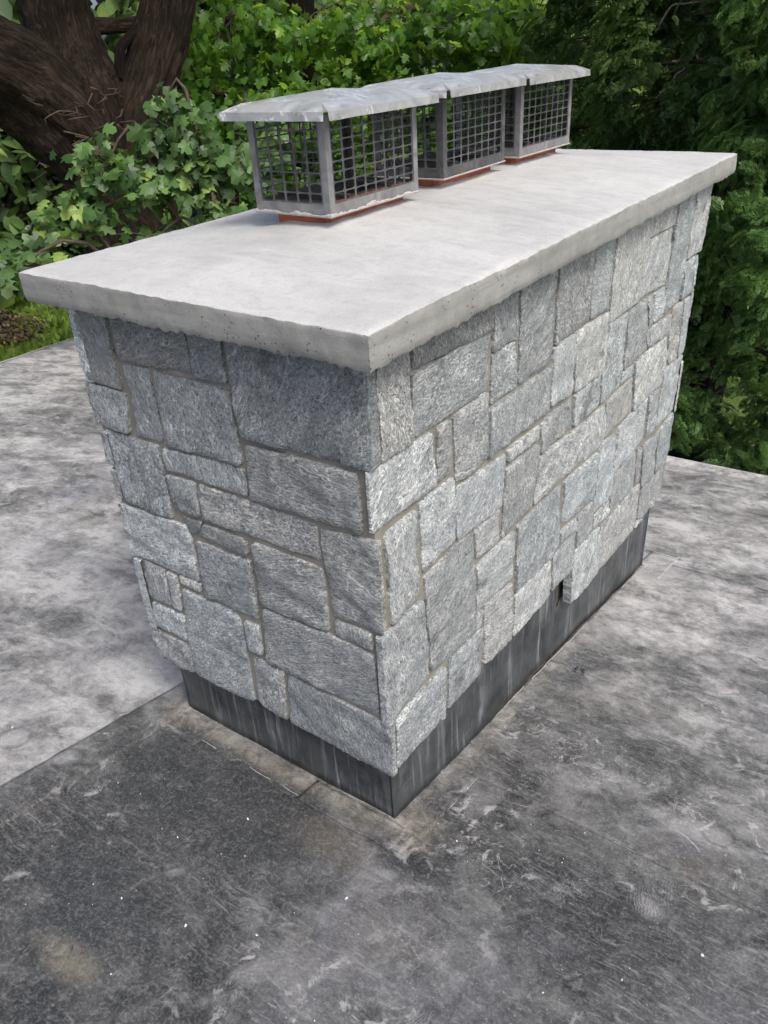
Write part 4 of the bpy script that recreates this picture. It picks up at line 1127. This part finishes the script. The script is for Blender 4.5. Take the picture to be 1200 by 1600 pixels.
bark_tube('limb', [(-8.02, 5.5, .55), (-7.86, 5.78, 1.05), (-7.72, 6.0, 1.5), (-7.62, 6.26, 1.98), (-7.55, 6.6, 2.7), (-7.3, 7.2, 4.6)], [.36, .31, .29, .30, .29, .2], old, 3)
bark_tube('limb', [(-7.84, 5.75, 1.62), (-7.77, 5.77, 1.92), (-7.70, 6.01, 2.1), (-7.58, 6.18, 2.28), (-7.56, 6.33, 2.44), (-7.5, 6.6, 2.9)], [.07, .055, .05, .06, .055, .04], old, 4, 20, 8, M_DBARK)
bark_tube('limb', [(-8.15, 5.6, 2.16), (-7.95, 6.03, 2.15), (-7.78, 6.24, 2.19), (-7.6, 6.4, 2.3)], [.10, .075, .07, .05], old, 5, 20, 8)
runs = []
R = random.Random(8)
for k in range(26):
    a = Vector((-8.1+R.uniform(-.2, .5), 4.6+R.uniform(0, 1.2), R.uniform(.6, 1.6))); out = (Vector((CAM.x, CAM.y, a.z))-a).normalized()
    a = a+out*.55; P = [a]
    for j in range(4): P.append(P[-1]+Vector((R.uniform(-.12, .12), R.uniform(-.14, .14), R.uniform(-.10, .06)))+out*.05)
    runs.append((P, [.011, .009, .007, .005, .003]))
tubes_obj('dead_twigs', runs, M_TWIG, old, 5, .1, 'stuff')
P, O = clusters(NR, [((-8.2, 5.8, 5.6), (3.2, 3.2, 1.6), 260), ((-7.6, 2.4, 4.6), (2.0, 1.6, 1.0), 90)], 9, .22)
foliage(old, 'leaf', P, O*.4+np.array((0, 0, .8))+NR.normal(size=P.shape)*.35, O*np.array((1, 1, .2))+np.array((0, 0, -.6))+NR.normal(size=P.shape)*.4, NR.uniform(.13, .20, len(P)), leaf_template('lobed'), M_BRIGHT, 60)

# ---- the leafy young growth in front of the old trunk
LOB = leaf_template('lobed')
sap = empty('leafy_sapling', (-6.3, 4.5, GZ), 'bushy young growth with large dull green lobed leaves in front of the big trunk', 'sapling')
sap_blobs = [((-6.85, 3.55, .16), (.36, .44, .12), 20), ((-6.58, 3.02, .18), (.26, .34, .08), 12), ((-6.60, 4.02, .50), (.42, .44, .26), 34), ((-6.45, 4.25, .98), (.30, .34, .22), 22), ((-6.20, 4.55, .75), (.38, .40, .34), 40), ((-5.98, 4.85, 1.16), (.36, .36, .26), 32), ((-5.85, 5.0, .86), (.34, .36, .28), 28), ((-5.72, 5.10, .40), (.34, .36, .26), 26), ((-6.15, 4.85, 1.42), (.24, .26, .14), 9), ((-5.6, 5.4, .75), (.4, .4, .3), 24), ((-6.2, 4.4, .20), (.45, .4, .16), 12), ((-5.45, 5.55, 1.15), (.3, .3, .22), 14)]
P, O = clusters(NR, sap_blobs, 4, .10, .3)
toc = unit(CAMN-P)
N_ = O*.25+np.array((0, 0, .62))+toc*.38+NR.normal(size=P.shape)*.42
D_ = O*np.array((1, 1, .2))*.6+np.array((0, 0, -.65))+toc*.3+NR.normal(size=P.shape)*.55
foliage(sap, 'leaf', P, N_, D_, NR.uniform(.08, .175, len(P)), LOB, M_LIVE, 300)
runs = []; base = Vector((-5.9, 4.95, GZ)); R = random.Random(4)
for c, r, n in sap_blobs:
    c = Vector(c); mid = base.lerp(c, .45)+Vector((R.uniform(-.2, .2), R.uniform(-.2, .3), 0)); mid.z = c.z-R.uniform(.1, .3)
    pp, rr = smooth_path([base+Vector((R.uniform(-.3, .3), R.uniform(-.3, .3), -.2)), mid, c+Vector((0, 0, -.05)), c+Vector((R.uniform(-.2, .2), R.uniform(-.2, .2), .12))], [.035, .022, .012, .005], 5); runs.append((pp, rr))
    for j in range(4):
        e = c+Vector((R.uniform(-1, 1)*r[0], R.uniform(-1, 1)*r[1], R.uniform(-1, 1)*r[2])); runs.append(([c.lerp(mid, .3), c.lerp(e, .5)+Vector((0, 0, .03)), e], [.010, .007, .003]))
tubes_obj('stems', runs, M_TWIG, sap, 5, .15, 'stuff')

# ---- broad trees with sunlit leaves behind the flue caps
def broad_tree(loc, label, blobs, trunk, size, mat, seed, limbs=(), single=300, per=11, spread=.125):
    rg = np.random.default_rng(seed); root = empty('broadleaf_tree', loc, label, 'tree', 'broadleaved trees behind the chimney')
    bark_tube('trunk', trunk[0], trunk[1], root, seed, 28, 10, M_DBARK, .6)
    P, O = clusters(rg, blobs, per, spread, .25)
    toc = unit(CAMN-P)
    N_ = O*.35+np.array((0, 0, .55))+toc*.15+rg.normal(size=P.shape)*.62; D_ = O*np.array((1, 1, .1))+np.array((0, 0, -.5))+rg.normal(size=P.shape)*.6
    foliage(root, 'leaf', P, N_, D_, rg.uniform(size*.7, size*1.2, len(P)), LOB, mat, single)
    runs = []; R = random.Random(seed)
    tp = [Vector(p) for p in trunk[0]]
    for c, r, n in blobs:
        c = Vector(c); a = min(tp, key=lambda p: (p-c).length+max(0, p.z-c.z)*2)
        m = a.lerp(c, .55)+Vector((R.uniform(-.2, .2), R.uniform(-.2, .2), R.uniform(0, .35)))
        pp, rr = smooth_path([a, m, c, c+(c-m)*.4], [.07, .045, .025, .008], 5); runs.append((pp, rr))
        for j in range(6):
            e = c+Vector((R.uniform(-1, 1)*r[0], R.uniform(-1, 1)*r[1], R.uniform(-1, 1)*r[2]))*.9; runs.append(([m.lerp(c, R.random()), c.lerp(e, .5)+Vector((0, 0, .05)), e], [.016, .011, .004]))
    tubes_obj('branches', runs, M_TWIG, root, 6, .15, 'stuff')
    return root
broad_tree((-7.3, 8.45, GZ), 'dark-trunked tree with large backlit green leaves behind the nearest flue cap',
    [((-7.9, 7.6, 2.1), (.9, .9, .5), 49), ((-7.0, 7.6, 1.9), (.9, .8, .5), 55), ((-6.6, 7.3, 1.1), (.9, .8, .6), 68), ((-7.4, 7.2, 1.0), (.7, .8, .6), 49), ((-6.9, 7.4, .2), (.9, .9, .5), 55), ((-7.2, 8.2, 3.2), (1.5, 1.5, .7), 55), ((-7.5, 6.9, .1), (.6, .6, .5), 31), ((-8.2, 7.2, 1.4), (.7, .7, .5), 31)],
    ([(-7.45, 8.5, GZ-.2), (-7.42, 8.4, -1), (-7.35, 8.35, .8), (-7.28, 8.43, 2.14), (-7.2, 8.6, 4.5)], [.34, .27, .23, .20, .12]), .122, M_BRIGHT, 31)
broad_tree((-5.2, 8.9, GZ), 'tree with bright yellow-green backlit leaves above the middle flue cap',
    [((-5.9, 8.0, 1.9), (.9, .8, .45), 62), ((-5.2, 8.3, 1.85), (.9, .8, .45), 62), ((-4.6, 8.7, 1.85), (.8, .8, .4), 58), ((-4.2, 9.0, 1.75), (.55, .6, .4), 34), ((-5.7, 7.9, 1.0), (.9, .8, .5), 62), ((-4.9, 8.4, .9), (.9, .8, .5), 62), ((-5.2, 8.8, 3.0), (1.5, 1.4, .6), 55), ((-4.4, 9.0, .9), (.6, .7, .5), 37), ((-5.2, 8.4, .1), (1.2, .9, .4), 49)],
    ([(-5.0, 9.7, GZ-.2), (-5.1, 9.5, -1), (-5.2, 9.3, .6), (-5.25, 9.2, 2.0), (-5.2, 9.2, 4.0)], [.22, .17, .14, .12, .07]), .116, M_BRIGHT, 37)

# ---- conifers on the right
SPR = spray_template(2, 7, .55); SPR2 = spray_template(9, 7, .65)
M_CONA = leaf_material('dark_conifer_sprays', (.024, .060, .018), (.086, .150, .040), (.18, .30, .06), .26, .55, .3)
M_CONB = leaf_material('fresh_conifer_sprays', (.064, .130, .040), (.145, .26, .072), (.30, .52, .13), .36, .5, .35)
M_DEAD = simple_material('bleached_dead_wood', (.16, .14, .12), (.32, .29, .26), 20, .8)
def conifer(loc, top, prof, label, seed, plumes, per, size, mat, tpl, single=300, trunk=None, lean=(0, 0), cols=None):
    """prof: list of (z, radius) crown outline"""
    rg = np.random.default_rng(seed); root = empty('conifer', loc, label, 'conifer', 'conifers along the right side')
    zz = np.array([p[0] for p in prof]); rr = np.array([p[1] for p in prof])
    # more plumes where the crown is wide
    zs = rg.uniform(zz[0], zz[-1], plumes*4); keep = rg.random(plumes*4) < np.interp(zs, zz, rr)/rr.max()*np.where((zs > -1.6) & (zs < 2.5), 1, .3); zs = zs[keep][:plumes]
    toc_az = math.atan2(CAM.y-loc[1], CAM.x-loc[0])
    an = np.where(rg.random(len(zs)) < .72, toc_az+rg.uniform(-1.6, 1.6, len(zs)), rg.uniform(0, 2*math.pi, len(zs)))
    lump = np.array([.90+.22*mn.noise(Vector((math.cos(a)*2.2, math.sin(a)*2.2, z*1.6+seed))) for a, z in zip(an, zs)])
    rad = np.interp(zs, zz, rr)*lump*np.where(rg.random(len(zs)) < .3, rg.uniform(.55, .9, len(zs)), rg.uniform(.9, 1.04, len(zs)))
    out = np.stack([np.cos(an), np.sin(an), np.zeros(len(zs))], 1)
    C_ = np.array((loc[0], loc[1], 0))+out*rad[:, None]; C_[:, 2] = zs; C_[:, 0] += lean[0]*(zs-zz[0]); C_[:, 1] += lean[1]*(zs-zz[0])
    m = per
    # each plume: sprays fanned about the outward direction, layered like roof tiles
    side = np.stack([-np.sin(an), np.cos(an), np.zeros(len(zs))], 1)
    sp = rg.normal(size=(len(zs), m, 3)); fanA = rg.uniform(-1.25, 1.25, (len(zs), m, 1)); up_ = rg.uniform(-.8, .7, (len(zs), m, 1))
    D_ = out[:, None]*np.cos(fanA)+side[:, None]*np.sin(fanA)+np.array((0, 0, 1.0))*up_
    P = C_[:, None]-out[:, None]*size*.5+sp*np.array((.10, .10, .075))*size/.2+side[:, None]*np.sin(fanA)*size*.3
    N_ = np.array((0, 0, 1.0))+out[:, None]*rg.uniform(-.1, .9, (len(zs), m, 1))+sp*.5
    P = P.reshape(-1, 3); N_ = N_.reshape(-1, 3); D_ = D_.reshape(-1, 3)
    foliage(root, 'spray', P, N_, D_, rg.uniform(size*.55, size*1.15, len(P)), tpl, mat, single)
    if trunk is None: trunk = ([(loc[0], loc[1], GZ-.2), (loc[0]+lean[0]*3, loc[1]+lean[1]*3, 0), (loc[0]+lean[0]*6, loc[1]+lean[1]*6, top)], [.2, .14, .03])
    bark_tube('trunk', trunk[0], trunk[1], root, seed, 24, 8, M_CBARK, .5)
    runs = []; R = random.Random(seed)
    for k in range(0, len(zs), 5):
        a = Vector((loc[0]+lean[0]*(zs[k]-zz[0]), loc[1]+lean[1]*(zs[k]-zz[0]), zs[k]-.1)); c = Vector(C_[k]); runs.append(([a, a.lerp(c, .5)+Vector((0, 0, .08)), c], [.025, .016, .006]))
    tubes_obj('branches', runs, M_TWIG, root, 5, .15, 'stuff')
    return root
M_CBARK = bark_material('red_conifer_bark', (.020, .011, .008), (.075, .038, .026), 1.4)
cA = conifer((-2.3, 8.5, GZ), 8, [(GZ+.4, 1.5), (-2, 1.75), (0, 1.75), (2, 1.6), (4, 1.2), (7, .3)], 'tall dark green conifer directly behind the far end of the concrete top', 41, 620, 20, .165, M_CONA, SPR)
def rel_tubes(name, lines, par, r, mat=None):
    runs = []
    for P in lines:
        n = len(P); pp, rr = smooth_path(P, [r*(1-.6*i/(n-1)) for i in range(n)], 5)
        runs.append((pp, rr))
    tubes_obj(name, runs, mat or M_DEAD, par, 6, .2)
rel_tubes('dead_branch', [[(-1.37, 5.78, 1.58), (-1.26, 5.81, 1.59), (-1.18, 5.94, 1.67)], [(-1.26, 5.81, 1.59), (-1.28, 5.81, 1.53), (-1.34, 5.79, 1.48), (-1.32, 5.79, 1.39), (-1.3, 5.8, 1.32)], [(-1.35, 5.68, 1.11), (-1.25, 5.71, 1.12), (-1.19, 5.73, 1.2), (-1.17, 5.84, 1.31)], [(-1.55, 5.93, 1.82), (-1.48, 5.96, 1.94), (-1.39, 5.98, 1.95), (-1.22, 6.04, 1.96)]], cA, .010)

cC = conifer((-.95, 6.75, GZ), 7.5, [(-.15, 1.0), (.3, 1.45), (1.2, 1.5), (2.5, 1.3), (4.5, .9), (7, .2)], 'conifer with a bare dark red trunk below its crown, beyond the chimney rear corner', 43, 460, 20, .155, M_CONA, SPR,
    trunk=([(-1.0, 6.2, GZ-.2), (-.92, 6.22, -2.4), (-.83, 6.24, -1.47), (-.79, 6.25, -.83), (-.71, 6.3, -.29), (-.70, 6.45, .4), (-.9, 6.7, 2), (-.95, 6.75, 7)], [.20, .16, .135, .13, .125, .12, .10, .02]))
rel_tubes('dead_branch', [[(-0.78, 5.64, -1.02), (-0.71, 5.65, -0.79), (-0.68, 5.66, -0.75)], [(-0.76, 5.64, -1.05), (-0.59, 5.68, -0.9), (-0.56, 5.68, -0.87)]], cC, .010)
cB = conifer((-.02, 5.35, GZ), 6.5, [(GZ+.3, 1.15), (-2.2, 1.25), (-.8, 1.10), (.3, 1.05), (1.2, .98), (2.5, .8), (4.2, .5), (6.2, .1)], 'fresh green conifer at the right edge, its sprays hanging over the roof edge', 47, 520, 23, .140, M_CONB, SPR2)
cD = conifer((-.75, 5.35, GZ), -.6, [(GZ+.2, .55), (-2.4, .7), (-1.5, .55), (-1.05, .3), (-.85, .08)], 'low green conifer bush just beyond the rear roof edge', 53, 150, 20, .135, M_CONB, SPR2)
cE = conifer((-3.6, 10.6, GZ), 8, [(GZ+.4, 1.7), (-1, 1.8), (1, 1.7), (3, 1.3), (6, .3)], 'farther dark conifer between the bright leaves and the tall dark conifer', 59, 260, 12, .24, M_CONA, SPR, 150)

# ---- shrubs and bushes on the lawn
M_PALE = leaf_material('pale_glossy_leaves', (.045, .075, .030), (.13, .17, .085), (.25, .33, .1), .3, .28, .6)
M_BRN = leaf_material('brown_bush_leaves', (.022, .020, .012), (.075, .055, .030), (.10, .08, .03), .2, .6, .3)
M_YEL = leaf_material('sunlit_yellow_leaves', (.06, .12, .016), (.13, .22, .03), (.50, .70, .08), .45, .45, .4)
def shrub(loc, label, blobs, mat, size, seed, per=8, spread=.14, grp=None, name='shrub', cat='shrub'):
    rg = np.random.default_rng(seed); root = empty(name, loc, label, cat, grp)
    P, O = clusters(rg, blobs, per, spread, .5)
    N_ = O*.5+np.array((0, 0, .6))+rg.normal(size=P.shape)*.5; D_ = O+np.array((0, 0, -.2))+rg.normal(size=P.shape)*.6
    cloud_mesh('foliage', P, N_, D_, rg.uniform(size*.7, size*1.3, len(P)), leaf_template('oval'), mat, root)
    runs = []; R = random.Random(seed)
    for c, r, n in blobs:
        for j in range(5):
            c2 = Vector(c)+Vector((R.uniform(-.6, .6)*r[0], R.uniform(-.6, .6)*r[1], R.uniform(-.2, .7)*r[2])); b0 = Vector(loc)+Vector((R.uniform(-.2, .2), R.uniform(-.2, .2), -.1))
            runs.append(([b0, b0.lerp(c2, .6)+Vector((0, 0, .15)), c2], [.03, .02, .008]))
    tubes_obj('stems', runs, M_TWIG, root, 5, .15, 'stuff')
    return root
shrub((-22.2, 12.9, GZ), 'tall shrub with small pale glossy leaves left of the big trunk', [((-22.2, 12.7, .6), (1.9, 1.9, 1.5), 330), ((-22.0, 13.3, -1.2), (2.0, 1.9, 1.4), 300), ((-22.8, 12.0, -2.2), (1.9, 1.9, 1.2), 220), ((-21.5, 14.0, -2.4), (1.8, 1.8, 1.2), 200)], M_PALE, .22, 61, 8, .28)
shrub((-24.0, 13.5, GZ), 'dark green shrub behind the big trunk, above the pale shrub', [((-24.5, 12.2, 1.0), (2.4, 2.4, 2.0), 260), ((-24.5, 13.9, 3.0), (2.6, 2.6, 1.6), 260), ((-21.5, 15.6, -.8), (2.2, 2.0, 2.2), 240)], M_CONA, .3, 67, 8, .3)
shrub((-18.3, 9.0, GZ), 'low dark brown bush on the lawn at the far left', [((-18.6, 8.9, -3.75), (1.3, .9, .35), 120), ((-17.6, 8.5, -3.85), (.7, .6, .2), 50)], M_BRN, .12, 71, 8, .12, None, 'bush', 'bush')

# ---- the wood beyond the garden
rg = np.random.default_rng(77)
def wood(name, az0, az1, d0, d1, z0, z1, n, mat, size, per=10):
    az = np.radians(rg.uniform(az0, az1, n)); dd = rg.uniform(d0, d1, n); z = rg.uniform(z0, z1, n)
    lum = np.array([mn.noise(Vector((math.degrees(a)*.16, z_*.5, 3))) for a, z_ in zip(az, z)]); keep = lum > -.18
    C_ = np.stack([CAM.x+np.cos(az)*dd, CAM.y+np.sin(az)*dd, z], 1)[keep]
    P = (C_[:, None]+rg.normal(size=(len(C_), per, 3))*np.array((.45, .45, .28))).reshape(-1, 3)
    N_ = unit(CAMN-P)*.4+np.array((0, 0, .6))+rg.normal(size=P.shape)*.5; D_ = np.array((0, 0, -.5))+rg.normal(size=P.shape)*.7
    return cloud_mesh(name, P, N_, D_, rg.uniform(size*.7, size*1.3, len(P)), leaf_template('oval'), mat, None)
wood('far_wood', 90, 163, 24, 32, GZ, 7, 3600, M_CONA, .55)
wood('sunlit_wood', 108, 130, 17, 23, -3.0, 4.0, 1300, M_YEL, .17, 9)
wood('undergrowth', 104, 141, 11.5, 16, GZ, -.6, 1500, M_LIVE, .24, 8)
